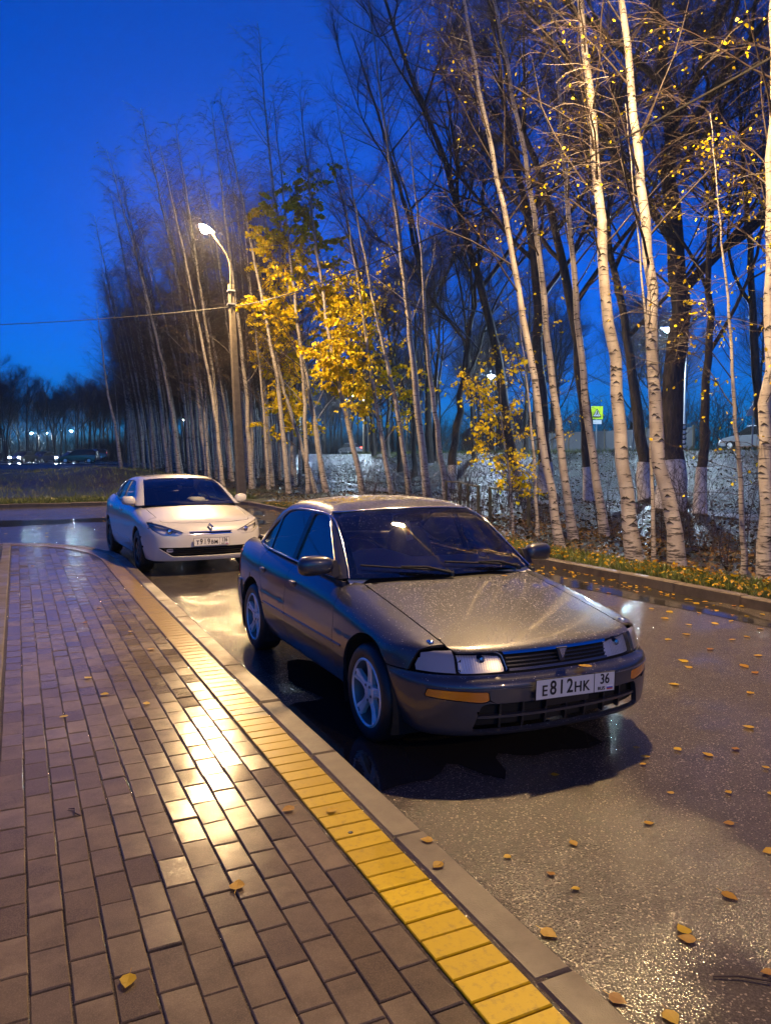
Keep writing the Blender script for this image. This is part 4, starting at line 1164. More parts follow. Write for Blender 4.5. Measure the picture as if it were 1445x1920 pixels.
# ================================================================== the white saloon behind
def build_white():
    c = CarBody(L=4.62, z0=0.50, xb=1.1, xr=3.6, xg=2.55, zg=0.95,
        ztop=prof([(-.1, .70), (.03, .735), (.10, .770), (.22, .815), (.45, .872), (.8, .935), (1.15, .985), (1.6, 1.02), (2.6, 1.04), (3.8, 1.08), (4.2, 1.09), (4.5, 1.06), (4.7, 1.0)]),
        crown=prof([(0, .10), (.5, .10), (1.2, .085), (2.0, .06), (4.6, .07)]),
        zbot=prof([(0, .205), (.6, .20), (3.4, .20), (4.6, .30)]),
        plan=prof([(-.1, .86), (.4, .885), (.95, .905), (2.6, .905), (3.6, .905), (4.2, .88), (4.7, .82)]),
        sidez=prof([(.15, -.09), (.28, -.04), (.42, -.012), (.60, 0), (.74, -.004), (.85, -.022), (.93, -.05), (1.0, -.09), (1.1, -.19)]),
        nose=prof([(0, 0), (.2, .012), (.35, .028), (.5, .058), (.65, .115), (.75, .185), (.82, .28), (.87, .42), (.95, 1.1)]),
        nosez=prof([(.15, .12), (.22, .055), (.30, .022), (.42, .0), (.50, 0), (.60, .006), (.68, .03), (.76, .075), (.85, .16), (1.0, .4)]),
        tail=prof([(0, 0), (.4, .05), (.7, .18), (.82, .36), (.9, .7)]), tailz=prof([(.2, .1), (.4, 0), (.8, .03), (1.05, .1), (1.1, .2)]),
        k_shoulder=.14, k_front=.10,
        ws_x=1.06, ws_z=.985, ws_s=2.02, ws_c=.26, rw_x=4.08, rw_z=1.08, rw_s=2.2, rw_c=.3,
        roofz=prof([(1.7, 1.37), (2.0, 1.410), (2.4, 1.437), (2.8, 1.432), (3.2, 1.388), (3.6, 1.31), (3.9, 1.2)]), roof_c=.13,
        belt_y=prof([(1.0, .80), (1.6, .825), (2.6, .83), (3.4, .80), (3.9, .72)]), belt_z=.99, tumble=.46, k_pillar=.07, k_roof=.11)
    root = empty('parked_car', (2.53, 11.20, 0), R(92.6))
    tag(root, 'white saloon with black wheels parked behind the grey car', 'car')
    P = MATS['paint_white']; BLK = MATS['black']; MB_ = MATS['matt_black']
    AF, AR, ZW, RA = .93, 3.63, .318, .372
    belt = lambda x: .972 + (x - 1.4) * .030
    hy = .68
    neg = lambda L_: [(-a, b) for a, b in L_]
    ze = .700
    # bonnet edge
    fe = [(float(c.nose(abs(y)) + .13 + .10 * max(0, abs(y) - .35)), y) for y in np.linspace(hy - .04, -hy + .04, 24)]
    sidel = [(.52, hy), (.8, hy + .02), (1.14, hy + .04)]
    o = c.topA(fe) + c.topA(dens([(x, -y) for x, y in sidel], .06, False)) + c.topA([(1.16 - .14 * math.cos(t / .72 * PI / 2), t) for t in np.linspace(-.70, .70, 14)]) + c.topA(dens(sidel[::-1], .06, False))
    bonnet = patch('bonnet', c.A, o, P, root, du=.06, dv=.07, gap=.003, flange=.016)
    fedge = c.A(np.array(c.topA(fe)))
    # nose shell up to the bonnet edge
    top_loop = [(math.atan2(p[1], c.xb - p[0]), p[2] - .002) for p in fedge]
    sd = c.sideB(dens([(.50, .84), (.50, .70), (.565, .56)], .04, False))
    arch = c.sideB(arc_pts(AF, ZW, RA, 142, 193, 10))
    low = c.frontB([(y, .225) for y in np.linspace(-.76, .76, 26)])
    outer = sd + arch + [(-a, b) for a, b in low][::-1][::-1][0:0]
    outer = top_loop[::1] + neg(sd) + neg(arch) + low + arch[::-1] + sd[::-1]
    def hole(pts, r): return c.frontB(dens(rounded(pts, r), .05))
    slot = hole([(.30, .618), (.31, .640), (-.31, .640), (-.30, .618)], .02)
    low_in = hole([(.74, .425), (.54, .290), (-.54, .290), (-.74, .425)], .03)
    hl = hole([(.385, .640), (.47, .590), (.68, .600), (.815, .690), (.842, .790), (.68, .752)], .04)
    nose = patch('front_bumper', c.B, outer, P, root, holes=[slot, low_in, hl, neg(hl)], du=.06, dv=.03, gap=.002, flange=.025)
    for s_ in (1, -1):
        e = empty('headlamp', (0, 0, 0), 0, root); L_ = hl if s_ > 0 else neg(hl)
        patch('lens', c.B, L_, MATS['lens'], e, du=.06, dv=.04, off=-.003, flange=.01)
        patch('reflector', c.B, L_, MATS['reflector'], e, du=.05, dv=.03, off=-.06, gap=-.01)
        patch('housing', c.B, L_, MATS['reflector'], e, holes=[[(np.mean([q[0] for q in L_]) + (a - np.mean([q[0] for q in L_])) * .72, np.mean([q[1] for q in L_]) + (b - np.mean([q[1] for q in L_])) * .66) for a, b in L_]], du=.06, dv=.04, off=-.03)
        b = MB(); q = c.B(np.array(c.frontB([(.56, .655)])))[0]
        b.lathe([(0, 0), (.035, -.01), (.045, -.03), (.045, -.06)], 16, Matrix.Translation((q[0] + .03, s_ * q[1], q[2])) @ Matrix.Rotation(-PI / 2, 4, 'Y')); b.build('projector', MATS['chrome'], e, smooth=True)
        fo = hole([(.63, .352), (.63, .402), (.54, .402), (.54, .352)], .025); fo = fo if s_ > 0 else neg(fo)
        f = patch('fog_lamp', c.B, fo, MATS['reflector'], nose, du=.1, dv=.1, off=-.02, flange=.03)
    patch('slot_back', c.B, hole([(.33, .60), (.33, .655), (-.33, .655), (-.33, .60)], .01), MB_, nose, du=.2, dv=.1, off=-.04)
    for y in np.linspace(-.28, .28, 15):
        o = c.frontB([(y + .005, .616), (y + .005, .642), (y - .005, .642), (y - .005, .616)]); patch('slot_fin', c.B, o, MATS['dark_alloy'], nose, du=.1, dv=.1, off=-.012, flange=.02)
    for z0_, z1_ in ((.640, .649), (.608, .618)):
        o = c.frontB(dens([(.315, z0_), (.315, z1_), (-.315, z1_), (-.315, z0_)], .06)); patch('slot_chrome', c.B, o, MATS['chrome'], nose, du=.1, dv=.1, off=.003, flange=.01)
    patch('intake_back', c.B, hole([(.77, .44), (.57, .28), (-.57, .28), (-.77, .44)], .02), MB_, nose, du=.2, dv=.1, off=-.07)
    for z_ in (.325, .355, .385):
        w = .54 + (z_ - .29) * 1.3
        o = c.frontB(dens([(w, z_ - .006), (w, z_ + .006), (-w, z_ + .006), (-w, z_ - .006)], .07)); patch('intake_slat', c.B, o, BLK, nose, du=.1, dv=.1, off=-.02, flange=.03)
    # diamond badge
    q = c.B(np.array(c.frontB([(0, .705)])))[0]; nq = normals(c.body, np.array([q]))[0]
    MX = Matrix.Translation(q + nq * .004) @ Matrix(((0, nq[0], 0, 0), (1, 0, 0, 0), (0, nq[2], 0, 0), (0, 0, 0, 1)))
    up = Vector((0, 0, 1)) - Vector(nq) * nq[2]; up.normalize(); rt = up.cross(Vector(nq))
    MX = Matrix.Translation(q + nq * .003) @ Matrix((rt, up, Vector(nq))).transposed().to_4x4()
    b = MB(); sc = .062
    od = [(0, 1.2), (.86, 0), (0, -1.2), (-.86, 0)]; idm = [(0, .55), (.40, 0), (0, -.55), (-.40, 0)]
    vs = [MX @ Vector((a * sc, b_ * sc, 0)) for a, b_ in od] + [MX @ Vector((a * sc * .8, b_ * sc * .8, .014)) for a, b_ in od] + [MX @ Vector((a * sc, b_ * sc, .010)) for a, b_ in idm] + [MX @ Vector((a * sc, b_ * sc, .002)) for a, b_ in idm]
    fs = []
    for i in range(4):
        j = (i + 1) % 4; fs += [(i, j, 4 + j, 4 + i), (4 + i, 4 + j, 8 + j, 8 + i), (8 + i, 8 + j, 12 + j, 12 + i)]
    b.add(vs, fs); b.build('badge', MATS['chrome'], nose)
    number_plate(root, Matrix(((0, 0, -1, -.012), (-1, 0, 0, 0), (0, 1, 0, .500), (0, 0, 0, 1))), 'T919BM', '136')
    # ---- sides
    o = c.sideA(dens([(.565, .56), (.50, .70), (.50, .84)], .04, False)) + c.topA(dens([(.52, hy + .004), (.8, hy + .024), (1.14, hy + .044), (1.26, .76)], .06, False)) + c.sideA(dens([(1.36, belt(1.36)), (1.40, .8), (1.38, .24), (1.31, .22)], .05, False)) + c.sideA(arc_pts(AF, ZW, RA, -14, 139, 26))
    wings = patch('front_wing', c.A, o, P, root, du=.07, dv=.06, gap=.002, flange=.016, both=True)
    o = c.sideA(dens([(1.38, .24), (1.40, .8), (1.36, belt(1.36)), (2.50, belt(2.50)), (2.50, .24)], .05)); fd = patch('front_door', c.A, o, P, root, du=.08, dv=.06, gap=.003, flange=.016, both=True)
    o = c.sideA(dens([(2.50, .24), (2.50, belt(2.5)), (3.55, belt(3.55)), (3.50, .85), (3.35, .66), (3.26, .5), (3.22, .24)], .05)); rd = patch('rear_door', c.A, o, P, root, du=.08, dv=.06, gap=.003, flange=.016, both=True)
    o = c.sideA(dens([(3.22, .24), (3.26, .5), (3.35, .66), (3.50, .85), (3.55, belt(3.55)), (3.75, 1.035)], .05, False)) + c.topA(dens([(3.95, .72), (4.40, .68)], .06, False)) + c.sideA(dens([(4.40, .95), (4.35, .40), (3.98, .36)], .05, False)) + c.sideA(arc_pts(AR, ZW, RA, 12, 193, 28))
    patch('rear_wing', c.A, o, P, root, du=.07, dv=.06, gap=.002, flange=.016, both=True)
    o = c.sideA(dens([(1.32, .205), (1.34, .238), (3.20, .238), (3.22, .205)], .08)); patch('sill', c.A, o, BLK, root, du=.3, dv=.05, off=-.012, flange=.02, both=True)
    for (x0, x1) in ((1.46, 2.48), (2.53, 3.16)):
        o = c.sideA(dens(rounded([(x0, .385), (x0 + .03, .44), (x1, .44), (x1, .385)], .02), .06)); patch('door_moulding', c.A, o, MATS['chrome'] if False else P, root, du=.1, dv=.05, off=.008, flange=.008, both=True)
    o = c.topA(dens([(3.80, .70), (4.38, .66), (4.45, 0), (4.38, -.66), (3.80, -.70), (4.0, 0)], .06)); patch('boot_lid', c.A, o, P, root, du=.1, dv=.1, gap=.003, flange=.016)
    o = c.topA([(1.14 - .14 * math.cos(t / .72 * PI / 2), t) for t in np.linspace(.70, -.70, 12)]) + c.topA(dens([(1.26, -.77), (1.5, -.78), (1.5, .78), (1.26, .77)], .1, False)); patch('cowl', c.A, o, BLK, root, du=.08, dv=.1, off=-.008)
    o = dens([(R(112), .30), (R(248), .30), (R(248), 1.0), (R(112), 1.0)], .08); patch('tail_panel', c.Cr, o, P, root, du=.1, dv=.08)
    # ---- cabin
    ws_edge = [(.72, .985), (.695, 1.05), (.665, 1.14), (.63, 1.24), (.595, 1.325), (.57, 1.358)]
    ws_top = [(.57, 1.358), (.45, 1.370), (.25, 1.382), (0, 1.386)]
    WSE = c.wsG(dens(ws_edge, .04, False)); WST = c.wsG(dens(ws_top, .05, False)); wb = c.wsG([(y, .985) for y in np.linspace(0, .72, 12)])
    full = wb + WSE[1:] + WST[1:]; full = full + neg(full)[::-1][1:-1]
    wind = patch('windscreen', c.G, full, MATS['glass'], root, du=.07, dv=.05, off=-.006)
    cen = np.array(full).mean(0); inner = [(cen[0] + (a - cen[0]) * .95, cen[1] + (b - cen[1]) * .90) for a, b in full]
    patch('windscreen_border', c.G, full, BLK, wind, holes=[inner], du=.08, dv=.08, off=-.010)
    zt_ = prof([(1.7, 1.335), (2.1, 1.367), (2.5, 1.378), (2.9, 1.360), (3.3, 1.305), (3.6, 1.24)])
    top_side = [(x, float(zt_(x))) for x in np.linspace(1.98, 3.42, 20)]
    BLE = c.wsG(dens([(.52, 1.275), (.58, 1.205), (.64, 1.13), (.66, 1.085)], .04, False), 1.0)
    belt_line = [(x, belt(x) + .002) for x in np.linspace(3.80, 1.36, 40)]
    outer = WSE + c.sideG(top_side) + BLE + c.sideG(belt_line)
    fw = rounded([(1.50, .992), (2.49, 1.022), (2.46, 1.342), (2.25, 1.338), (2.05, 1.308)], .03)
    rw = rounded([(2.56, 1.024), (3.30, 1.044), (3.34, 1.225), (3.12, 1.292), (2.86, 1.33), (2.54, 1.342)], .03)
    qw = rounded([(3.34, 1.046), (3.60, 1.056), (3.62, 1.09), (3.50, 1.16), (3.375, 1.222)], .025)
    wins = [c.sideG(dens(w, .05)) for w in (fw, rw, qw)]
    patch('cabin_side', c.G, outer, P, root, holes=wins, du=.07, dv=.05, flange=.012, both=True)
    o = c.sideG(dens([(2.495, 1.02), (2.465, 1.346), (2.535, 1.346), (2.555, 1.02)], .06)); patch('door_pillar', c.G, o, BLK, root, du=.06, dv=.08, off=.003, flange=.004, both=True)
    for nm, w, m in (('front_side_window', wins[0], 'glass'), ('rear_side_window', wins[1], 'glass_dark'), ('quarter_window', wins[2], 'glass_dark')):
        patch(nm, c.G, w, MATS[m], root, du=.1, dv=.08, off=-.008, both=True)
    e_ws = sorted([tuple(p) for p in c.G(np.array(neg(WST) + WST[::-1][1:]))], key=lambda p: p[1])
    sideP = [tuple(p) for p in c.G(np.array(c.sideG(top_side)))]
    tl = [(y, 1.275 + .03 * (1 - (y / .52) ** 2)) for y in np.linspace(.52, -.52, 13)]
    blt = [tuple(p) for p in c.G(np.array(c.wsG(tl, 1.0)))]
    roof = patch('roof', c.T, c.toT(e_ws) + c.toT(sideP) + c.toT(blt) + c.toT([(p[0], -p[1], p[2]) for p in sideP[::-1]]), P, root, du=.08, dv=.08)
    lower = c.wsG([(y, 1.085) for y in np.linspace(-.66, .66, 13)], 1.0)
    patch('rear_window', c.G, c.wsG(tl, 1.0) + [(2 * PI - a, b) for a, b in BLE][1:] + lower[1:-1] + BLE[::-1][:-1], MATS['glass_dark'], root, du=.12, dv=.08, off=-.006)
    vs, fs = blob(16, 12, 2.8)
    for sg in (1, -1):
        e = empty('door_mirror', (1.46, sg * .85, 1.045), 0, root)
        b = MB(); b.add([(p[0] * .075 * (1 if p[0] < 0 else .6) + .03 * (p[1] * .5 + .5), sg * (p[1] * .105 + .055), p[2] * .072 + .008 * p[1] - .01 * max(0, -p[2]) * 0) for p in vs], fs if sg > 0 else [f[::-1] for f in fs]); b.build('shell', P, e, smooth=True)
        b = MB(); b.prism([(-.05, -.085), (.06, -.085), (.05, -.02), (.0, -.02)], 0, .12, Matrix(((1, 0, 0, 0), (0, 0, sg, -sg * .10), (0, 1, 0, 0), (0, 0, 0, 1)))); b.build('foot', BLK, e)
    for dl, hx in ((fd, 2.34), (rd, 3.40)):
        for i, sg in enumerate((1, -1)):
            p = cast(c.body, [[hx, 0, .86]], [[0., 1, 0]])[0]
            b = MB(); b.add([(hx + q[0] * .09, sg * (p[1] + .012 + q[1] * .014), .86 + q[2] * .017) for q in vs], fs); b.build('handle', P, dl[i], smooth=True)
    for x in (AF, AR):
        for sg in (1, -1): make_wheel(root, x, sg * .885, .318, .215, .20, sg, 'dark')
        wheel_house(root, x, ZW, RA, .885, .55)
    b = MB(); b.box(.30, .55, -.55, .55, .22, .60); b.box(1.33, 3.22, -.82, .82, .21, .32); b.box(.55, 1.33, -.54, .54, .23, .70); b.box(3.22, 4.3, -.54, .54, .28, .70); b.box(1.0, 1.2, -.70, .70, .5, .88); b.build('underbody', MB_, root)
    b = MB(); b.box(1.25, 1.85, -.74, .74, .70, 1.0, .05); b.build('dashboard', MATS['interior'], root)
    b = MB(); b.add([(1.55 + p[0] * .16, .0 + p[1] * .14 - .18, 1.03 + p[2] * .05) for p in vs], fs); b.build('dashboard_bag', MATS['dash'], root, smooth=True)
    steering_wheel(root, 1.98, -.36, .98)
    for y in (.36, -.36): seat(root, 2.45, y, .58, 'front_seat')
    b = MB(); v4, f4 = blob(14, 8, 4); b.add([(3.3 + p[0] * .24, p[1] * .62, .58 + p[2] * .09) for p in v4], f4); b.add([(3.62 + p[0] * .07 + p[2] * .09, p[1] * .6, .86 + p[2] * .24) for p in v4], f4); b.build('rear_bench', MATS['cloth'], root, smooth=True)
    b = MB(); b.add([(1.93 + p[0] * .018, p[1] * .12, 1.32 + p[2] * .035) for p in vs], fs); b.build('rear_view_mirror', MATS['interior'], root, smooth=True)
    b = MB(); b.box(1.88, 1.883, -.035, .035, 1.19, 1.26); b.build('hanging_tag', MATS['paper'], root)
    return root
build_white()
# ================================================================== street lamps, cables, signs, railing
def street_lamp(name, base, head, top, label, group, lean=0.0, warm=True, bowl='lamp_warm'):
    """concrete post with a bent steel pipe and a luminaire"""
    e = empty(name, base); tag(e, label, 'street lamp', group)
    bx, by, bz = base
    hx, hy, hz = head[0] - bx, head[1] - by, head[2] - bz
    lx = -lean
    b = MB()
    n = 9
    vs = []; fs = []
    for i in range(n + 1):
        t = i / n; z = -.3 + (top + .3) * t; w = .185 - .075 * t; d = .15 - .055 * t; c = .25
        for (a, q) in ((-1, -1 + c), (-1 + c, -1), (1 - c, -1), (1, -1 + c), (1, 1 - c), (1 - c, 1), (-1 + c, 1), (-1, 1 - c)):
            vs.append((a * w + lx * t, q * d, z))
    for i in range(n):
        for j in range(8): fs.append((i * 8 + j, i * 8 + (j + 1) % 8, (i + 1) * 8 + (j + 1) % 8, (i + 1) * 8 + j))
    fs.append(tuple(n * 8 + j for j in range(8)))
    b.add(vs, fs); b.build('post', MATS['pole'], e)
    p0 = Vector((lx - .02, -.10, top - 1.05)); p1 = Vector((lx - .05, -.10, top + .95))
    h = Vector((hx, hy, hz)); dr = (h - p1).normalized()
    pts = [p0, p0.lerp(p1, .5), p1 - Vector((0, 0, .25)), p1 + Vector((-.02, 0, -.08)) + dr * .06, p1 + dr * .25, p1.lerp(h, .6), h]
    b = MB(); b.tube(pts, .026, 8); b.build('arm', MATS['arm'], e, smooth=True)
    for z in (top - .25, top - .75):
        b = MB(); b.box(lx - .14, lx + .14, -.14, .12, z - .03, z + .03); b.build('clamp', MATS['steel'], e)
    # luminaire: housing and a lit bowl under it
    ax = Vector((dr.x, dr.y, dr.z * (.35 if bowl != 'lamp_warm' else .08))).normalized(); q = ax.to_track_quat('X', 'Z').to_matrix().to_4x4()
    M = Matrix.Translation(h) @ q
    lum = empty('luminaire', (0, 0, 0), 0, e)
    v, f = blob(16, 10, 2.4)
    b = MB(); b.add([M @ Vector((p[0] * .34 + .24, p[1] * .19, max(p[2], 0) * .10 + .012)) for p in v], f); b.build('housing', MATS['arm'], lum, smooth=True)
    b = MB(); v2, f2 = blob(12, 6, 2.0)
    dz = .20 if bowl != 'lamp_warm' else .02
    bl = .27 if bowl == 'lamp_warm' else .19
    b.add([M @ Vector((p[0] * bl + .30, p[1] * .17, min(p[2], 0) * dz + .004)) for p in v2], f2); b.build('lit_bowl', MATS[bowl], lum, smooth=True)
    return e
street_lamp('street_lamp', (8.0, 29.95, 0.1), (6.85, 29.5, 10.15), 8.3, 'lit orange street lamp on a concrete post where the road bends', 'street lamps along the car road', lean=.33, bowl='lamp_warm_bend')
street_lamp('street_lamp', (8.22, 5.6, 0.1), (6.2, 7.2, 8.9), 6.9, 'orange street lamp beside the nearest birches, out of view on the right', 'street lamps along the car road')
street_lamp('street_lamp', (8.22, -18.4, 0.0), (6.2, -16.8, 8.9), 6.9, 'orange street lamp further back along the same kerb, behind the viewer', 'street lamps along the car road')

def led_lamp(x, y, z, i, striped):
    e = empty('road_lamp', (x, y, 2.0)); 
    tag(e, ['white road lamp seen between the big birches on the right', 'white road lamp above the yellow sapling behind the grey car', 'white road lamp behind the yellow-leaved birches'][i] if i < 3 else 'small distant white road lamp glowing through the grove', 'street lamp', 'white lamps along the far road')
    h = z - 2.0
    b = MB(); b.tube([(0, 0, -.3), (0, 0, h * .5), (0, 0, h - .4)], [.17, .13, .10], 10); b.build('post', MATS['white_paint'] if striped else MATS['pole'], e, smooth=True, ang=60)
    if striped:
        for k in range(6):
            pts = [(.182 * math.cos(a), .182 * math.sin(a), .35 + k * .30 + .10 * math.cos(a - 1.2)) for a in np.linspace(0, 2 * PI, 17)]
            b = MB(); b.tube(pts, .05, 5, False); b.build('stripe', MATS['black'], e)
    b = MB(); b.tube([(0, 0, h - .6), (-.15, 0, h - .15), (-.6, 0, h + .02), (-1.3, 0, h + .06)], .035, 6); b.build('arm', MATS['steel'], e, smooth=True)
    b = MB(); b.box(-1.90, -1.15, -.21, .21, h + .03, h + .11, .03); b.build('housing', MATS['steel'], e)
    v, f = blob(10, 6, 2.0)
    b = MB(); b.add([(p[0] * .22 - 1.52, p[1] * .2, min(p[2], 0) * .22 + h + .028) for p in v], f); b.build('lit_panel', MATS['lamp_cold'], e, smooth=True)
for i, (px, py) in enumerate([(1250, 617), (920, 705), (660, 740), (545, 757), (475, 755), (345, 787), (283, 797), (247, 801)]):
    d = ray(px, py); t = (36.0 + i * .0) / d[0]
    led_lamp(36.0 + 1.52, d[1] * t, CAM_H + d[2] * t, i, i == 0)
for i, (px, py, dd) in enumerate([(134, 808, 190), (60, 812, 175), (88, 812, 240)]):
    q = at_depth(px, py, dd); led_lamp(q.x + 1.5, q.y, q.z, 9, False)

def cable(p0, p1, sag, r, label, n=40):
    p0, p1 = Vector(p0), Vector(p1)
    pts = [p0.lerp(p1, i / n) - Vector((0, 0, sag * 4 * (i / n) * (1 - i / n))) for i in range(n + 1)]
    b = MB(); b.tube(pts, r, 5); tag(b.build('cable', MATS['wire'], smooth=True), label, 'cable', 'overhead cables on the lamp posts')
cable((7.72, 29.9, 7.55), (8.15, 5.5, 6.45), .55, .016, 'twisted cable rising from the lamp post across the tree tops to the right')
cable((7.68, 29.9, 7.55), (-34, 33, 8.2), 2.1, .016, 'cable running from the lamp post to the left across the sky')

def sign(px, py, depth_x, kind, size, label):
    d = ray(px, py); t = depth_x / d[0]; c = Vector((d[0] * t, d[1] * t, CAM_H + d[2] * t))
    e = empty('road_sign', (c.x, c.y, 2.05)); tag(e, label, 'road sign')
    h = c.z - 2.05
    b = MB(); b.tube([(0, 0, -.2), (0, 0, h + size * .55)], .04, 8); b.build('post', MATS['steel'], e, smooth=True)
    vd = Vector((-math.sin(YAW), -math.cos(YAW), 0)); rt = Vector((math.cos(YAW), -math.sin(YAW), 0))
    M = Matrix.Translation(Vector((0, 0, h)) + vd * .05) @ Matrix((rt, Vector((0, 0, 1)), vd)).transposed().to_4x4()
    s = size / 2
    if kind == 'square':
        b = MB(); b.prism([(-s, -s * 1.1), (s, -s * 1.1), (s, s * 1.1), (-s, s * 1.1)], 0, .02, M); b.build('plate', MATS['sign_yellow'], e)
        b = MB(); b.prism([(-s * .72, -s * .7), (s * .72, -s * .7), (0, s * .72)], .022, .03, M); b.build('triangle', MATS['white_paint'], e)
        for q in ([(-s * .72, -s * .7), (-s * .6, -s * .6), (0, s * .55), (0, s * .72)], [(s * .72, -s * .7), (0, s * .72), (0, s * .55), (s * .6, -s * .6)], [(-s * .72, -s * .7), (s * .72, -s * .7), (s * .6, -s * .6), (-s * .6, -s * .6)]):
            b = MB(); b.prism(q, .031, .036, M); b.build('triangle_edge', MATS['black'], e)
        b = MB(); b.add([M @ Vector(v) for v in [(-.05 * s, .22 * s, .032), (.05 * s, .32 * s, .032), (.12 * s, .2 * s, .032), (.1 * s, -.1 * s, .032), (.25 * s, -.48 * s, .032), (.13 * s, -.48 * s, .032), (.0, -.2 * s, .032), (-.2 * s, -.48 * s, .032), (-.3 * s, -.48 * s, .032), (-.08 * s, -.08 * s, .032)]], [tuple(range(10))]); b.build('walking_figure', MATS['black'], e)
        b = MB(); b.prism([(-s * .8, -s * 1.9), (s * .8, -s * 1.9), (s * .8, -s * 1.25), (-s * .8, -s * 1.25)], 0, .02, M); b.build('lower_plate', MATS['white_paint'], e)
    elif kind == 'diamond':
        b = MB(); b.prism([(-s * 1.1, 0), (0, -s * 1.3), (s * 1.1, 0), (0, s * 1.3)], 0, .02, M); b.build('plate', MATS['sign_grey'], e)
        b = MB(); b.tube([M @ Vector((0, -s * 1.4, .05)), M @ Vector((0, s * 1.4, .05))], .045, 6); b.build('back_rail', MATS['steel'], e)
    elif kind == 'triangle':
        b = MB(); b.prism([(-s, -s * .8), (s, -s * .8), (0, s)], 0, .02, M); b.build('plate', MATS['sign_grey'], e)
        b = MB(); b.tube([M @ Vector((0, -s, .05)), M @ Vector((0, s * 1.2, .05))], .045, 6); b.build('back_rail', MATS['steel'], e)
    else:
        b = MB(); b.lathe([(0, .02), (s, .02), (s, 0)], 24, M); b.build('plate', MATS['sign_grey'], e)
sign(1118, 774, 33.4, 'square', .75, 'yellow-green pedestrian crossing sign between the birch trunks')
sign(1187, 781, 33.0, 'diamond', .72, 'grey diamond sign seen from behind by the far road')
sign(1411, 768, 33.0, 'triangle', .80, 'grey triangular sign seen from behind near the right edge')
sign(928, 768, 33.2, 'round', .66, 'round sign by the far road left of the crossing sign')

def railing(pts, label, closed=False):
    e = empty('railing', (pts[0][0], pts[0][1], 0)); tag(e, label, 'railing', 'railings of the footpath crossing')
    o = Vector((pts[0][0], pts[0][1], 0)); h = .95
    for (x, y) in pts:
        z0 = tz(x, y)
        b = MB(); b.box(x - o.x - .03, x - o.x + .03, y - o.y - .03, y - o.y + .03, z0 - .2, h + .03, .005); b.build('post', MATS['rail'], e)
    for i in range(len(pts) - 1):
        a, c = Vector((*pts[i], h)) - o, Vector((*pts[i + 1], h)) - o
        b = MB(); b.tube([a, c], .025, 6); b.build('top_rail', MATS['rail'], e)
g = [ground(990, 1000), ground(918, 985), ground(896, 978), ground(836, 958), ground(858, 962)]
railing([(g[0].x, g[0].y), (g[1].x, g[1].y)], 'olive railing behind the yellow sapling, its end post nearest the kerb')
railing([(g[2].x, g[2].y), (g[2].x + .35, g[2].y + 1.1), (g[4].x + .2, g[4].y + .2), (g[3].x, g[3].y)], 'olive railing with several posts just above the grey car roof')
# ================================================================== trees
TR = np.random.default_rng(5)
class Tubes:
    """many tapering branches -> one mesh, made with arrays"""
    def __init__(s): s.g = {}
    def add(s, P, r, n, mat=0):
        s.g.setdefault((len(P), n, mat), []).append((P, r))
    def arrays(s):
        Vs, Fs, Ms = [], [], []; base = 0
        for (m, n, mat), L in s.g.items():
            P = np.array([q[0] for q in L], float); r = np.array([q[1] for q in L], float); K = len(L)
            T = np.empty_like(P); T[:, 1:-1] = P[:, 2:] - P[:, :-2]; T[:, 0] = P[:, 1] - P[:, 0]; T[:, -1] = P[:, -1] - P[:, -2]
            T /= (np.linalg.norm(T, axis=2, keepdims=True) + 1e-9)
            ref = np.where(np.abs(T[:, :1, 2:3]) > .9, np.array([1., 0, 0]), np.array([0., 0, 1.]))
            A = np.cross(T, np.broadcast_to(ref, T.shape)); A /= (np.linalg.norm(A, axis=2, keepdims=True) + 1e-9); B = np.cross(T, A)
            an = 2 * PI * np.arange(n) / n
            V = P[:, :, None, :] + r[:, :, None, None] * (A[:, :, None, :] * np.cos(an)[None, None, :, None] + B[:, :, None, :] * np.sin(an)[None, None, :, None])
            Vs.append(V.reshape(-1, 3))
            k = np.arange(K)[:, None, None]; i = np.arange(m - 1)[None, :, None]; j = np.arange(n)[None, None, :]; j2 = (j + 1) % n
            b0 = base + k * m * n
            Q = np.stack([b0 + i * n + j, b0 + i * n + j2, b0 + (i + 1) * n + j2, b0 + (i + 1) * n + j], -1).reshape(-1, 4)
            Fs.append(Q); Ms.append(np.full(len(Q), mat)); base += K * m * n
        return np.concatenate(Vs), np.concatenate(Fs), np.concatenate(Ms)
    def mesh(s, name, mats):
        V, Fc, Mi = s.arrays()
        return fast_mesh(name, V, Fc, mats, Mi, True)
def fast_mesh(name, V, Fc, mats, Mi=None, smooth=False):
    me = bpy.data.meshes.new(name); k = Fc.shape[1]
    me.vertices.add(len(V)); me.vertices.foreach_set('co', np.asarray(V, np.float32).ravel())
    me.loops.add(Fc.size); me.loops.foreach_set('vertex_index', Fc.astype(np.int32).ravel())
    me.polygons.add(len(Fc)); me.polygons.foreach_set('loop_start', np.arange(0, Fc.size, k, dtype=np.int32)); 
    for m in (mats if isinstance(mats, (list, tuple)) else [mats]): me.materials.append(m)
    if Mi is not None: me.polygons.foreach_set('material_index', Mi.astype(np.int32))
    if smooth: me.polygons.foreach_set('use_smooth', np.ones(len(Fc), bool))
    me.update(calc_edges=True); me.validate(); return me
def unit(v): return v / (np.linalg.norm(v) + 1e-9)
def curve(p, d, L, n, wob, trop, tz_=0.0):
    """wandering polyline: trop pulls the direction up (+) or down (-) along its length"""
    P = [np.array(p, float)]; d = unit(np.array(d, float)); st = L / (n - 1)
    for i in range(n - 1):
        d = unit(d + TR.normal(0, wob, 3) + np.array([0, 0, trop * (i + 1) / n]))
        P.append(P[-1] + d * st)
    return np.array(P), d
LEAF = None
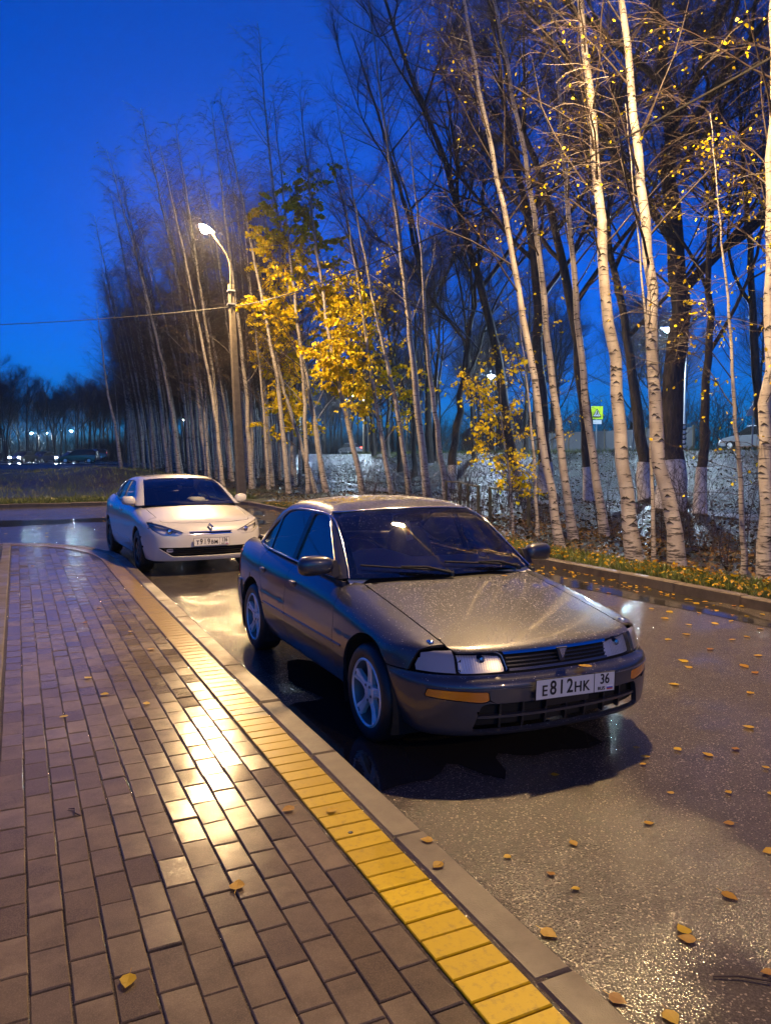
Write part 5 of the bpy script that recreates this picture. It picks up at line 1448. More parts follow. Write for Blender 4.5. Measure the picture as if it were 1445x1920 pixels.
def leaf_mesh(pos, size, mat, name, flat=0.0, hang=True):
    """pointed oval leaves: six points each, slightly folded"""
    n = len(pos); pos = np.asarray(pos, float); size = np.asarray(size, float)
    shape = np.array([[0, 0, 0], [.34, .34, .06], [.30, .72, .05], [0, 1.05, -.03], [-.30, .72, .05], [-.34, .34, .06]])
    a = TR.uniform(0, 2 * PI, n)
    if hang: b_ = TR.normal(-1.0, .55, n)
    else: b_ = TR.normal(0, flat, n)
    c_ = TR.normal(0, .7 if hang else flat, n)
    ca, sa, cb, sb, cc, sc = np.cos(a), np.sin(a), np.cos(b_), np.sin(b_), np.cos(c_), np.sin(c_)
    ex = np.stack([ca * cc, sa * cc, -sc], 1); ey0 = np.stack([-sa, ca, 0 * a], 1); ez0 = np.cross(ex, ey0)
    ey = ey0 * cb[:, None] + ez0 * sb[:, None]; ez = np.cross(ex, ey)
    V = pos[:, None, :] + size[:, None, None] * (shape[None, :, 0:1] * ex[:, None, :] + shape[None, :, 1:2] * ey[:, None, :] + shape[None, :, 2:3] * ez[:, None, :])
    k = np.arange(n)[:, None] * 6
    Q = np.concatenate([k + np.array([[0, 1, 2, 3]]), k + np.array([[0, 3, 4, 5]])], 1).reshape(-1, 4)
    return fast_mesh(name, V.reshape(-1, 3), Q, mat)

def resample(P, n):
    P = np.array(P, float); d = np.concatenate([[0], np.cumsum(np.linalg.norm(np.diff(P, axis=0), axis=1))])
    # smooth interpolation per coordinate over arc length
    fs = [prof(list(zip(d, P[:, i]))) for i in range(3)]
    s = np.linspace(0, d[-1], n); return np.stack([f(s) for f in fs], 1)

def birch(path, r0, crown=.38, nb=34, leaf_n=0, leaf_zone=(.2, 1.0), leaf_size=.055, seed=0, scars=0, low_twigs=0, mat_leaf='leaf_tree', name='birch_tree', label=None, group=None, spread=1.0, droop=1.0):
    """path: trunk points, first at the base.  birch_tree > trunk, crown, leaves"""
    global TR
    TR = np.random.default_rng(seed + 100)
    P = resample(path, 26); base = P[0].copy(); P = P - base; H = P[-1][2]
    n = len(P); t = np.linspace(0, 1, n); rad = r0 * (1.0 - .90 * t ** .95) * (1 + .30 * np.exp(-t * 40)); rad[-1] = .008
    P[1:-1, :2] += TR.normal(0, r0 * .16, (n - 2, 2))
    P = np.vstack([P[0] - [0, 0, .25], P]); rad = np.concatenate([[rad[0] * 1.15], rad])
    tt = np.concatenate([[0], t])
    T = Tubes(); T.add(P, rad, 12, 0)
    C = Tubes(); tips = []
    def at(u): return np.array([np.interp(u, tt, P[:, i]) for i in range(3)]), np.interp(u, tt, rad)
    for i in range(nb):
        u = crown + (1 - crown) * (i + TR.random()) / nb * .985
        p, rr = at(u); az = TR.uniform(0, 2 * PI); up = TR.uniform(.7, 1.5)
        L = max(.7, (H * .17 * (1 - u) ** .6 + .65) * TR.uniform(.65, 1.25)) * spread
        B, _ = curve(p, [math.cos(az), math.sin(az), up], L, 7, .10, .10 - .16 * droop * TR.random())
        rb = min(rr * .42, .007 + .0058 * L); C.add(B, rb * (1 - .86 * np.linspace(0, 1, 7)), 4, 0 if rb > .024 else 1)
        for k in range(int(5 + L * 3.2)):
            v = TR.uniform(.2, 1.0); q = np.array([np.interp(v, np.linspace(0, 1, 7), B[:, j]) for j in range(3)])
            a2 = az + TR.normal(0, 1.0); L2 = TR.uniform(.35, .95) * (.6 + .4 * L / 2)
            D, _ = curve(q, [math.cos(a2), math.sin(a2), TR.uniform(-.2, .9)], L2, 5, .14, -.30 * droop * TR.random())
            C.add(D, .0062 * (1 - .7 * np.linspace(0, 1, 5)), 3, 1); tips.append((u, D))
            for w in range(2):
                m = TR.integers(1, 4); a3 = a2 + TR.normal(0, .9)
                E_, _ = curve(D[m], [math.cos(a3), math.sin(a3), TR.uniform(-.5, .5)], L2 * TR.uniform(.4, .8), 4, .14, -.35 * droop)
                C.add(E_, .0042 * (1 - .6 * np.linspace(0, 1, 4)), 3, 1); tips.append((u, E_))
    for i in range(low_twigs):                       # weak shoots on the lower trunk
        u = TR.uniform(.06, crown); p, rr = at(u); az = TR.uniform(0, 2 * PI)
        D, _ = curve(p, [math.cos(az), math.sin(az), .35], TR.uniform(.5, 1.5), 6, .12, -.10); C.add(D, .006 * (1 - .75 * np.linspace(0, 1, 6)), 3, 1); tips.append((u, D))
        for w in range(3):
            a3 = az + TR.normal(0, 1); E_, _ = curve(D[TR.integers(1, 5)], [math.cos(a3), math.sin(a3), 0], TR.uniform(.25, .6), 4, .15, -.2); C.add(E_, .0035 * np.array([1, .8, .6, .4]), 3, 1); tips.append((u, E_))
    root = empty(name, base)
    if label: tag(root, label, 'tree', group)
    link('trunk', T.mesh('trunk', [MATS['birch']]), root)
    link('crown', C.mesh('crown', [MATS['birch'], MATS['birch_twig']]), root)
    if leaf_n:
        zt = [q for q in tips if leaf_zone[0] <= q[0] <= leaf_zone[1]] or tips
        # leaves sit in clusters, so pick twigs unevenly
        w = TR.random(len(zt)) ** 4; w /= w.sum(); idx = TR.choice(len(zt), leaf_n, p=w)
        pos = []
        for i in idx:
            D = zt[i][1]; v = TR.uniform(.15, 1) * (len(D) - 1); a = int(min(v, len(D) - 2)); f = v - a
            pos.append(D[a] * (1 - f) + D[a + 1] * f + TR.normal(0, .025, 3))
        link('leaves', leaf_mesh(pos, TR.uniform(.7, 1.25, leaf_n) * leaf_size, MATS[mat_leaf], 'leaves'), root)
    if scars:
        b = MB()
        for i in range(scars):
            z = TR.uniform(.5, min(9.5, H * .8)); u = z / H; p, rr = at(u); az = math.atan2(-p[1] - base[1], -p[0] - base[0]) + TR.normal(0, 1.0)
            w, hh = TR.uniform(.35, .75), rr * TR.uniform(.20, .42); th = rr * .10 + .004
            row = []
            for s in np.linspace(-1, 1, 7):
                a = az + s * w; drop = -abs(s) ** 1.3 * hh; hw = th * (1.15 - abs(s))
                for dz in (hw, -hw):
                    zz = z + drop + dz; c_, _r2 = at(max(.01, zz / H)); row.append((c_[0] + (_r2 + .0035) * math.cos(a), c_[1] + (_r2 + .0035) * math.sin(a), zz))
            b.add(row, [(2 * i_, 2 * i_ + 1, 2 * i_ + 3, 2 * i_ + 2) for i_ in range(6)])
        o = b.build('bark_scars', MATS['scar'], root); o['kind'] = 'stuff'
    return root

def dark_tree(path, r0, limbs=7, seed=0, white=1.3, label=None, group=None, name='poplar_tree', dens=1.0, leaf_n=0, leaf_zone=None, fork=.30):
    """rough dark trunk, rising limbs, fine twigs; whitewashed foot"""
    global TR
    TR = np.random.default_rng(seed + 500)
    P = resample(path, 22); base = P[0].copy(); P = P - base; H = P[-1][2]
    n = len(P); t = np.linspace(0, 1, n); rad = r0 * (1 - .86 * t ** .9) * (1 + .35 * np.exp(-t * 30)); rad[-1] = .02
    P[1:, :] += TR.normal(0, r0 * .18, (n - 1, 3)) * np.array([1, 1, .2])
    P = np.vstack([P[0] - [0, 0, .3], P]); rad = np.concatenate([[rad[0] * 1.2], rad]); tt = np.concatenate([[0], t])
    T = Tubes(); T.add(P, rad, 12, 0); C = Tubes(); tips = []
    def at(u): return np.array([np.interp(u, tt, P[:, i]) for i in range(3)]), np.interp(u, tt, rad)
    def twigs(B, L, az, cnt, r):
        for k in range(cnt):
            v = TR.uniform(.15, 1.0) * (len(B) - 1); a = int(min(v, len(B) - 2)); q = B[a] + (B[a + 1] - B[a]) * (v - a)
            dirn = unit(B[a + 1] - B[a]); d2 = unit(dirn + TR.normal(0, .62, 3) + np.array([0, 0, .25]))
            L2 = TR.uniform(.5, 1.3) * min(1.3, .5 + L * .25)
            D, _ = curve(q, d2, L2, 5, .16, .10); C.add(D, r * (1 - .7 * np.linspace(0, 1, 5)), 3, 1); tips.append((q[2] / H, D))
            for w in range(3):
                m = TR.integers(1, 5); E_, _ = curve(D[min(m, 4)], unit(d2 + TR.normal(0, .7, 3)), L2 * TR.uniform(.4, .9), 4, .18, .10)
                C.add(E_, r * .62 * (1 - .6 * np.linspace(0, 1, 4)), 3, 1); tips.append((q[2] / H, E_))
    for i in range(limbs):
        u = fork + (1 - fork) * (i + TR.random() * .9) / limbs * .95
        p, rr = at(u); az = i * 2.4 + TR.normal(0, .5); up = TR.uniform(.9, 2.0)
        L = H * (1 - u) * TR.uniform(.55, .85) + 1.6
        B, _ = curve(p, [math.cos(az), math.sin(az), up], L, 12, .10, .14)
        rb = min(rr * .62, .03 + .016 * L); C.add(B, rb * (1 - .9 * np.linspace(0, 1, 12)), 6, 0)
        twigs(B, L, az, int(14 * dens), .009)
        for k in range(int(7 * dens)):
            a = TR.integers(2, 11); q = B[a]; az2 = az + TR.normal(0, 1.1); L2 = L * (1 - a / 12) * .6 + .9
            D, _ = curve(q, [math.cos(az2), math.sin(az2), TR.uniform(.3, 1.4)], L2, 8, .13, .12)
            C.add(D, min(rb * .5, .012 + .010 * L2) * (1 - .85 * np.linspace(0, 1, 8)), 4, 0 if L2 > 2.5 else 1)
            twigs(D, L2, az2, int((5 + L2 * 3) * dens), .0075)
    u_ = np.linspace(.4, 1, 20); twigs(np.array([at(u)[0] for u in u_]), 4, 0, int(22 * dens), .009)
    root = empty(name, base)
    if label: tag(root, label, 'tree', group)
    link('trunk', T.mesh('trunk', [MATS['bark']]), root)
    link('crown', C.mesh('crown', [MATS['bark'], MATS['bark_twig']]), root)
    if white > 0:
        W = Tubes(); zz = np.linspace(-.1, white, 7); q = []; r_ = []
        for z in zz:
            k = np.interp(z, P[:, 2], tt); c_, rr = at(k); c_[2] = z; q.append(c_); r_.append(rr + .012)
        q = np.array(q); W.add(q, np.array(r_), 12, 0); link('whitewash', W.mesh('whitewash', [MATS['whitewash']]), root)
    if leaf_n:
        zt = [q for q in tips if leaf_zone is None or leaf_zone[0] <= q[0] <= leaf_zone[1]]
        w = TR.random(len(zt)) ** 3; w /= w.sum(); idx = TR.choice(len(zt), leaf_n, p=w)
        pos = [zt[i][1][TR.integers(1, len(zt[i][1]))] + TR.normal(0, .04, 3) for i in idx]
        link('leaves', leaf_mesh(pos, TR.uniform(.06, .11, leaf_n), MATS['leaf_tree'], 'leaves'), root)
    return root

def px_path(pts, zb=None, extra=None, lean_depth=0.0):
    """trunk traced in the photograph, standing where its foot meets the ground"""
    px, py = pts[0]; q = ground(px, py, .1)
    for _ in range(12): q = ground(px, py, tz(q.x, q.y))
    dep = depth_of(q); out = [np.array(q)]
    for i, (x, y) in enumerate(pts[1:]):
        out.append(np.array(at_depth(x, y, dep + lean_depth * (i + 1))))
    if extra:
        d = unit(out[-1] - out[-2]); out.append(out[-1] + d * extra)
    return out

def build_trees():
    NB = 'birches along the verge on the right'
    near = [
        ([(1190, 1055), (1172, 900), (1152, 700), (1128, 460), (1110, 250), (1085, 0)], .118, 4.5, 'thick white birch on the verge, third large trunk from the right edge', dict(leaf_n=110, scars=60, leaf_zone=(.2, .7))),
        ([(1268, 1062), (1258, 960), (1232, 850), (1226, 700), (1222, 560), (1205, 380), (1188, 200), (1165, 0)], .116, 4.5, 'thick white birch with a bent lower trunk on the verge', dict(leaf_n=110, scars=60, leaf_zone=(.2, .7))),
        ([(1435, 1086), (1436, 900), (1440, 700), (1444, 500), (1446, 250), (1448, 0)], .100, 4.0, 'thick upright birch at the right edge of the picture', dict(leaf_n=420, scars=54, low_twigs=14, leaf_zone=(.1, .75))),
        ([(1133, 1006), (1112, 880), (1094, 700), (1080, 560), (1066, 400), (1056, 280), (1040, 90)], .092, 4.0, 'white birch left of the thick trunks, leaning slightly left', dict(leaf_n=110, scars=44)),
        ([(1074, 1012), (1052, 850), (1030, 680), (1014, 520), (988, 320), (950, 120), (925, 0)], .086, 4.0, 'white birch leaning left, right one of a close pair', dict(leaf_n=160, scars=44)),
        ([(1050, 1028), (1022, 860), (994, 680), (960, 470), (925, 300), (890, 120), (868, 0)], .080, 3.0, 'white birch leaning left, left one of a close pair', dict(leaf_n=160, scars=44)),
        ([(1225, 1058), (1221, 900), (1219, 780), (1213, 640), (1200, 500)], .035, 2.5, 'very thin young birch between two thick trunks', dict(leaf_n=70, nb=14)),
        ([(1394, 1076), (1390, 940), (1375, 760), (1368, 620), (1355, 480)], .040, 2.0, 'thin young birch with a dark foot near the right edge', dict(leaf_n=260, nb=16, low_twigs=9, leaf_zone=(.05, .9))),
        ([(1006, 1004), (1003, 900), (996, 800), (985, 700)], .040, 1.6, 'slender birch stem beside the olive railing', dict(leaf_n=140, nb=12)),
        ([(802, 938), (782, 760), (762, 560), (742, 390), (722, 240), (706, 120)], .150, 2.5, 'pale birch rising behind the grey car roof', dict(leaf_n=60, scars=10)),
        ([(838, 940), (818, 800), (800, 640), (790, 480), (778, 360)], .105, 2.5, 'slim birch right of the pale birch behind the car roof', dict(leaf_n=60)),
        ([(768, 930), (748, 790), (722, 660), (700, 560), (672, 420), (650, 300)], .115, 2.5, 'slim birch left of the pale birch behind the car roof', dict(leaf_n=120)),
    ]
    for i, (pts, r, ex, lab, kw) in enumerate(near):
        birch(px_path(pts, extra=ex), r, seed=i, label=lab, group=NB, crown=kw.pop('crown', .34), nb=kw.pop('nb', 30), leaf_size=.052, **kw)
    # the yellow sapling by the railing: short stem, heavy leaves
    birch(px_path([(962, 1000), (958, 930), (950, 860), (940, 790), (936, 700)]), .03, crown=.15, nb=26, leaf_n=1500, leaf_zone=(.1, 1), leaf_size=.075, seed=41, label='low sapling with orange-yellow leaves beside the olive railing', spread=.85)
    # birches under the lamp that keep their yellow leaves
    Y = 'leafy yellow birches beside the lamp post'
    for i, (pts, r, n, zone, lab) in enumerate([
        ([(612, 922), (590, 800), (562, 640), (535, 500), (516, 380), (502, 250), (490, 120)], .14, 17000, (.28, .60), 'tall birch with the densest bright yellow leaves next to the lamp'),
        ([(680, 926), (654, 800), (626, 680), (604, 540), (588, 420), (570, 250)], .13, 15000, (.10, .48), 'yellow birch whose leaves hang lower, right of the densest one'),
        ([(592, 925), (560, 820), (530, 720), (505, 600), (480, 470)], .12, 6500, (.14, .60), 'yellow birch with a leaning pale trunk just right of the lamp post'),
        ([(735, 928), (712, 800), (694, 690), (676, 560), (650, 400)], .11, 1500, (.14, .6), 'thin birch with scattered yellow leaves right of the bright ones')]):
        birch(px_path(pts, extra=2.0), r, crown=.14, nb=58, leaf_n=n, leaf_zone=zone, leaf_size=.135, seed=60 + i, label=lab, group=Y, spread=.92)
    # grove: protos, then copies
    G = 'bare birches of the grove on the left'
    protos = []
    for i in range(6):
        H = [15, 16.5, 14, 17.5, 15.5, 13][i]; ln = [.10, .14, .07, .12, .17, .09][i]
        path = [np.array([0, 0, 0.]), np.array([-ln * H * .12, 0, H * .25]), np.array([-ln * H * .42, .1, H * .55]), np.array([-ln * H * 1.0, .2, H])]
        protos.append(birch(path, [.10, .12, .085, .13, .11, .075][i], crown=.28, nb=56, leaf_n=[0, 60, 0, 0, 90, 0][i], seed=80 + i, scars=0, spread=.85, droop=1.1, mat_leaf='leaf_brown', leaf_size=.06))
    rg = random.Random(4); spots = []
    tries = 0
    while len(spots) < 150 and tries < 6000:
        tries += 1
        y = rg.uniform(30, 84); x = rg.uniform(8.9, 10.5 + (y - 28) * .30)
        if (x - 7.5) ** 2 + (y - 29.5) ** 2 < 38: continue
        p = Vector((x, y)); 
        if any((p - q).length < .85 for q in spots): continue
        lat = x * math.cos(YAW) - y * math.sin(YAW); dep = x * math.sin(YAW) + y * math.cos(YAW)
        pxx = CXP + F_PX * lat / dep
        if pxx > 610 or pxx < 195: continue
        spots.append(p)
    spots.sort(key=lambda q: q.y)
    for i, q in enumerate(spots):
        o = protos[i % 6] if i < 6 else copy_tree(protos[i % 6])
        dep = q.x * math.sin(YAW) + q.y * math.cos(YAW); pxx = CXP + F_PX * (q.x * math.cos(YAW) - q.y * math.sin(YAW)) / dep
        lim = 1.7 + (858 - float(np.interp(pxx, [180, 215, 260, 310, 400, 450, 500, 620], [600, 540, 440, 300, 250, 140, 90, 60]))) / F_PX * dep
        s = min(1.22, lim / 15.5) * rg.uniform(.80, 1.0)
        o.location = (q.x, q.y, tz(q.x, q.y)); o.scale = (s, s, s); o.rotation_euler = (rg.uniform(-.03, .03), rg.uniform(-.05, .03), rg.uniform(-.7, .7))
        tag(o, 'bare white-barked birch in the dense grove left of the yellow birches', 'tree', G)
    # lone birch at the left end of the grove
    birch(px_path([(228, 882), (216, 800), (200, 720), (190, 640)], extra=3), .13, crown=.4, nb=26, seed=95, label='pale birch standing alone at the left end of the grove')
    # big dark trees with whitewashed feet
    D = 'dark trees with whitewashed feet'
    dk = [
        ([(1252, 958), (1262, 800), (1272, 600), (1264, 400), (1248, 180), (1228, 0)], .40, 9, 1.5, 'massive dark tree with whitewashed foot behind the bent birch', 6),
        ([(1311, 964), (1320, 800), (1328, 600), (1330, 430), (1342, 280)], .16, 7, 1.35, 'medium dark tree with a clean whitewashed foot right of the massive one', 3),
        ([(1110, 940), (1096, 780), (1078, 620), (1050, 470), (1010, 330), (960, 180), (930, 60)], .26, 8, 1.3, 'dark leaning tree with whitewashed foot behind the white birches', 3),
        ([(1022, 922), (1014, 760), (1008, 600), (996, 440), (962, 280), (930, 100)], .30, 8, 1.3, 'dark tree with whitewashed foot left of the birch pair', 4),
        ([(968, 918), (950, 780), (925, 640), (885, 480), (838, 320), (790, 190), (740, 60)], .30, 9, 1.2, 'dark tree leaning far left above the yellow sapling', 6),
        ([(842, 915), (858, 780), (878, 640), (892, 540), (900, 420)], .24, 7, 1.2, 'dark tree leaning right behind the railing', 3),
        ([(806, 900), (802, 740), (796, 560), (770, 430), (735, 300), (690, 160)], .30, 8, 1.2, 'dark tree with whitewashed foot behind the pale birch', 4),
        ([(1212, 934), (1194, 780), (1172, 600), (1140, 460), (1120, 300)], .24, 7, 1.3, 'dark forked tree between the two thickest birches', 3),
        ([(1444, 940), (1420, 700), (1404, 480), (1392, 300)], .22, 7, 1.2, 'dark tree almost hidden behind the right edge birch', 4),
        ([(890, 905), (884, 760), (872, 600), (850, 480)], .20, 7, 1.2, 'slim dark tree behind the leaning one over the sapling', 3),
        ([(700, 890), (694, 740), (686, 600), (660, 450), (630, 330)], .28, 8, 1.1, 'dark tree behind the slim birches left of the pale birch', 4)]
    made = []
    for i, (pts, r, lm, wh, lab, ex) in enumerate(dk):
        made.append(dark_tree(px_path(pts, extra=ex), r, lm, seed=i, white=wh, label=lab, group=D, dens=1.6, leaf_n=(110 if i in (0, 1, 3, 4) else 0), leaf_zone=(.15, .6)))
    # protos for trees beyond the far road and at the left end
    fp = []
    for i in range(4):
        H = [15, 17, 13, 16][i]; a = [-.10, .05, -.05, -.16][i]
        path = [np.array([0, 0, 0.]), np.array([a * 3, 0, H * .3]), np.array([a * 8, .3, H * .65]), np.array([a * 14, .2, H])]
        fp.append(dark_tree(path, .22, 7, seed=30 + i, white=0, name='bare_tree', dens=1.3))
    sp = []
    for i in range(90): sp.append((rg.uniform(45, 68), rg.uniform(0, 190), 'bare dark tree in the row beyond the far road', 'bare trees beyond the far road'))
    for i in range(80):
        q = from_cam(rg.uniform(-88, -34), rg.uniform(138, 178)); sp.append((q.x, q.y, 'bare dark tree in the distant wood behind the car park', 'bare trees of the distant wood'))
    for i in range(26): sp.append((rg.uniform(22, 33), rg.uniform(40, 140), 'bare dark tree on the slope below the far road', 'bare trees on the slope'))
    for i in range(14): sp.append((rg.uniform(10, 20), rg.uniform(72, 112), 'bare dark tree at the far end of the grove', 'bare trees behind the grove'))
    for i, (x, y, lab, grp) in enumerate(sp):
        o = fp[i % 4] if i < 4 else copy_tree(fp[i % 4])
        o.location = (x, y, tz(x, y)); s = rg.uniform(.75, 1.1); o.scale = (s, s, s); o.rotation_euler = (0, 0, rg.uniform(0, 6.28)); tag(o, lab, 'tree', grp)
    # bare saplings and shoots between the trunks
    global TR
    shr = []
    for i in range(4):
        TR = np.random.default_rng(900 + i); T = Tubes()
        for k in range(9):
            a = TR.uniform(0, 6.28); B, _ = curve([TR.normal(0, .12), TR.normal(0, .12), -.1], [math.cos(a) * .3, math.sin(a) * .3, 1], TR.uniform(.8, 2.6), 7, .09, .05); T.add(B, .009 * (1 - .8 * np.linspace(0, 1, 7)), 3, 0)
            for m in range(7):
                q = B[TR.integers(2, 7)]; a2 = TR.uniform(0, 6.28); E_, _ = curve(q, [math.cos(a2), math.sin(a2), .8], TR.uniform(.25, .8), 4, .15, .05); T.add(E_, .004 * (1 - .6 * np.linspace(0, 1, 4)), 3, 0)
        shr.append(T.mesh('shrub', [MATS['birch_twig']]))
    for i in range(70):
        if i < 34: x, y = rg.uniform(9.2, 16), rg.uniform(6, 26)
        else: x, y = rg.uniform(9.2, 20), rg.uniform(27, 64)
        o = link('bare_shrub', shr[i % 4], None, (x, y, tz(x, y)), (0, 0, rg.uniform(0, 6.28)), (1, 1, rg.uniform(.6, 1.1)))
        tag(o, 'bare shoots on the ground between the birches near the verge' if i < 34 else 'bare shoots on the ground inside the dense grove', 'shrub', 'bare shoots near the verge' if i < 34 else 'bare shoots in the grove')
def undergrowth(n, fx, hmax, label, seed):
    # thicket far off: nobody could count its stems
    global TR
    TR = np.random.default_rng(seed); T = Tubes(); x, y = fx(TR, n); z = terrain(x, y)
    for i in range(n):
        a = TR.uniform(0, 6.28); B, d = curve([x[i], y[i], z[i] - .1 + TR.random() ** 2 * hmax * .5], [math.cos(a) * .5, math.sin(a) * .5, 1], TR.uniform(.3, 1) * hmax * .6, 5, .20, .02); T.add(B, .035 * (1 - .8 * np.linspace(0, 1, 5)), 3, 0)
        for k in range(3):
            a = TR.uniform(0, 6.28); E_, _ = curve(B[TR.integers(1, 5)], [math.cos(a), math.sin(a), .5], TR.uniform(.5, 1.6), 4, .2, .05); T.add(E_, .016 * (1 - .6 * np.linspace(0, 1, 4)), 3, 0)
    tag(link('thicket', T.mesh('thicket', [MATS['bark_twig']])), label, 'thicket', kind='stuff')
build_trees()
undergrowth(7000, lambda g, n: (g.uniform(49, 70, n), g.uniform(-10, 230, n)), 8.0, 'dark thicket beyond the far road', 71)
undergrowth(3500, lambda g, n: (g.uniform(14, 34, n), g.uniform(86, 200, n)), 7.0, 'dark thicket behind the birch grove', 72)
undergrowth(4500, lambda g, n: tuple(np.array([[_r[0] * l + math.sin(YAW) * d, _r[1] * l + math.cos(YAW) * d] for l, d in zip(g.uniform(-95, -20, n), g.uniform(150, 185, n))]).T), 8.0, 'dark thicket in the distant wood behind the car park', 73)
# ================================================================== far cars, wall, houses
def far_car(name, loc, rz, mat, label, prof_body, prof_glass, W, lights=None, group=None):
    """small in the picture: rounded body from its side outline, glass band, wheels, lamps"""
    e = empty(name, loc, rz); tag(e, label, 'car', group)
    def loft(P, w0, w1, inset):
        b = MB(); n = len(P); vs = []
        for k, yy in enumerate((-w1, -w0, w0, w1)):
            cxm = sum(p[0] for p in P) / n; czm = sum(p[1] for p in P) / n; s = .94 if k in (0, 3) else 1.0
            vs += [(cxm + (x - cxm) * s, yy, czm + (z - czm) * s) for x, z in P]
        vs = vs
        fs = [(j * n + i, j * n + (i + 1) % n, (j + 1) * n + (i + 1) % n, (j + 1) * n + i) for j in range(3) for i in range(n)]
        fs += [tuple(range(n - 1, -1, -1)), tuple(range(3 * n, 4 * n))]
        b.add(vs, fs); return b
    loft(prof_body, W * .93, W, 0).build('body', mat, e, smooth=True, ang=35)
    loft(prof_glass, W * .80, W * .86, 0).build('windows', MATS['glass_dark'] if False else MATS['black'], e, smooth=True, ang=35)
    rf = [(x, z) for x, z in prof_glass if z > max(q[1] for q in prof_glass) - .12]
    b = MB(); x0, x1 = min(q[0] for q in rf), max(q[0] for q in rf); zt = max(q[1] for q in prof_glass); b.box(x0, x1, -W * .80, W * .80, zt - .02, zt + .035, .03); b.build('roof', mat, e)
    L = max(p[0] for p in prof_body)
    for x in (L * .19, L * .80):
        for s in (1, -1):
            wh = empty('wheel', (x, s * (W - .02), .31), 0, e)
            if s < 0: wh.rotation_euler = (0, 0, PI)
            b = MB(); b.lathe([(.2, -.18), (.30, -.18), (.31, -.16), (.31, -.02), (.29, .0), (.20, .0)], 20, MY); b.build('tyre', MATS['rubber'], wh, smooth=True, ang=40)
            b = MB(); b.lathe([(.20, .0), (.18, -.02), (.05, -.01), (.0, .0)], 20, MY); b.build('hubcap', MATS['alloy'], wh, smooth=True)
    for s in (1, -1):
        v, f = blob(10, 6, 2.2)
        b = MB(); b.add([(.10 + p[0] * .06, s * W * .72 + p[1] * .16, .66 + p[2] * .09) for p in v], f); b.build('headlight', MATS['head_on'] if lights in ('head', 'both') else MATS['lens'], e, smooth=True)
        b = MB(); b.add([(L - .10 + p[0] * .05, s * W * .78 + p[1] * .10, .84 + p[2] * .16) for p in v], f); b.build('tail_light', MATS['tail_on'] if lights in ('tail', 'both') else MATS['sign_red'], e, smooth=True)
    return e
EST_B = [(.0, .35), (.02, .62), (.25, .78), (1.05, .94), (2.4, .98), (4.35, 1.0), (4.45, .85), (4.45, .40), (4.2, .26), (3.95, .24), (3.9, .5), (3.55, .62), (3.2, .5), (3.15, .24), (1.25, .24), (1.2, .5), (.85, .62), (.5, .5), (.45, .26), (.2, .26)]
EST_G = [(1.0, .93), (1.75, 1.50), (2.2, 1.60), (4.0, 1.60), (4.25, 1.45), (4.38, .97)]
SAL_B = [(.0, .35), (.02, .60), (.25, .74), (1.05, .90), (3.4, .96), (4.25, .95), (4.4, .80), (4.4, .40), (4.2, .26), (3.95, .24), (3.9, .5), (3.55, .62), (3.2, .5), (3.15, .24), (1.25, .24), (1.2, .5), (.85, .62), (.5, .5), (.45, .26), (.2, .26)]
SAL_G = [(1.05, .90), (1.85, 1.36), (2.3, 1.44), (2.9, 1.42), (3.7, .97)]
def at_car(px, dep): 
    q = from_cam((px - CXP) / F_PX * dep, dep, 1.06); return q
VA = math.atan2(math.cos(YAW), math.sin(YAW))            # heading of the view direction
q = at_car(115, 92); far_car('estate_car', q, -YAW + R(4), MATS['paint_black'], 'black estate car parked side-on in the distant car park', EST_B, EST_G, .86)
q = at_car(112, 97); far_car('saloon_car', q, -YAW + R(62), MATS['paint_silver'], 'silver car half hidden behind the black estate, one headlight lit', SAL_B, SAL_G, .84, 'head')
q = at_car(62, 100); far_car('saloon_car', q, -YAW + R(75), MATS['paint_blue'], 'blue car beside the dazzling headlights in the distant car park', SAL_B, SAL_G, .84, 'head')
q = at_car(28, 96); far_car('saloon_car', q, -YAW + R(84), MATS['paint_black'], 'car with the brightest dazzling headlights at the far left', SAL_B, SAL_G, .84, 'head')
q = at_car(150, 126); q.z = 1.5; far_car('van', q, -YAW + R(12), MATS['paint_blue'], 'dark car driving off with red tail lights right of the estate', EST_B, EST_G, .88, 'tail')
for i, (y, lab) in enumerate(((96, 'car with red tail lights on the far road behind the yellow birches'), (34, 'car with red tail lights far off behind the crossing sign'))):
    far_car('saloon_car', (39.6, y, 2.13), R(-90), MATS['paint_silver'], lab, SAL_B, SAL_G, .84, 'tail')
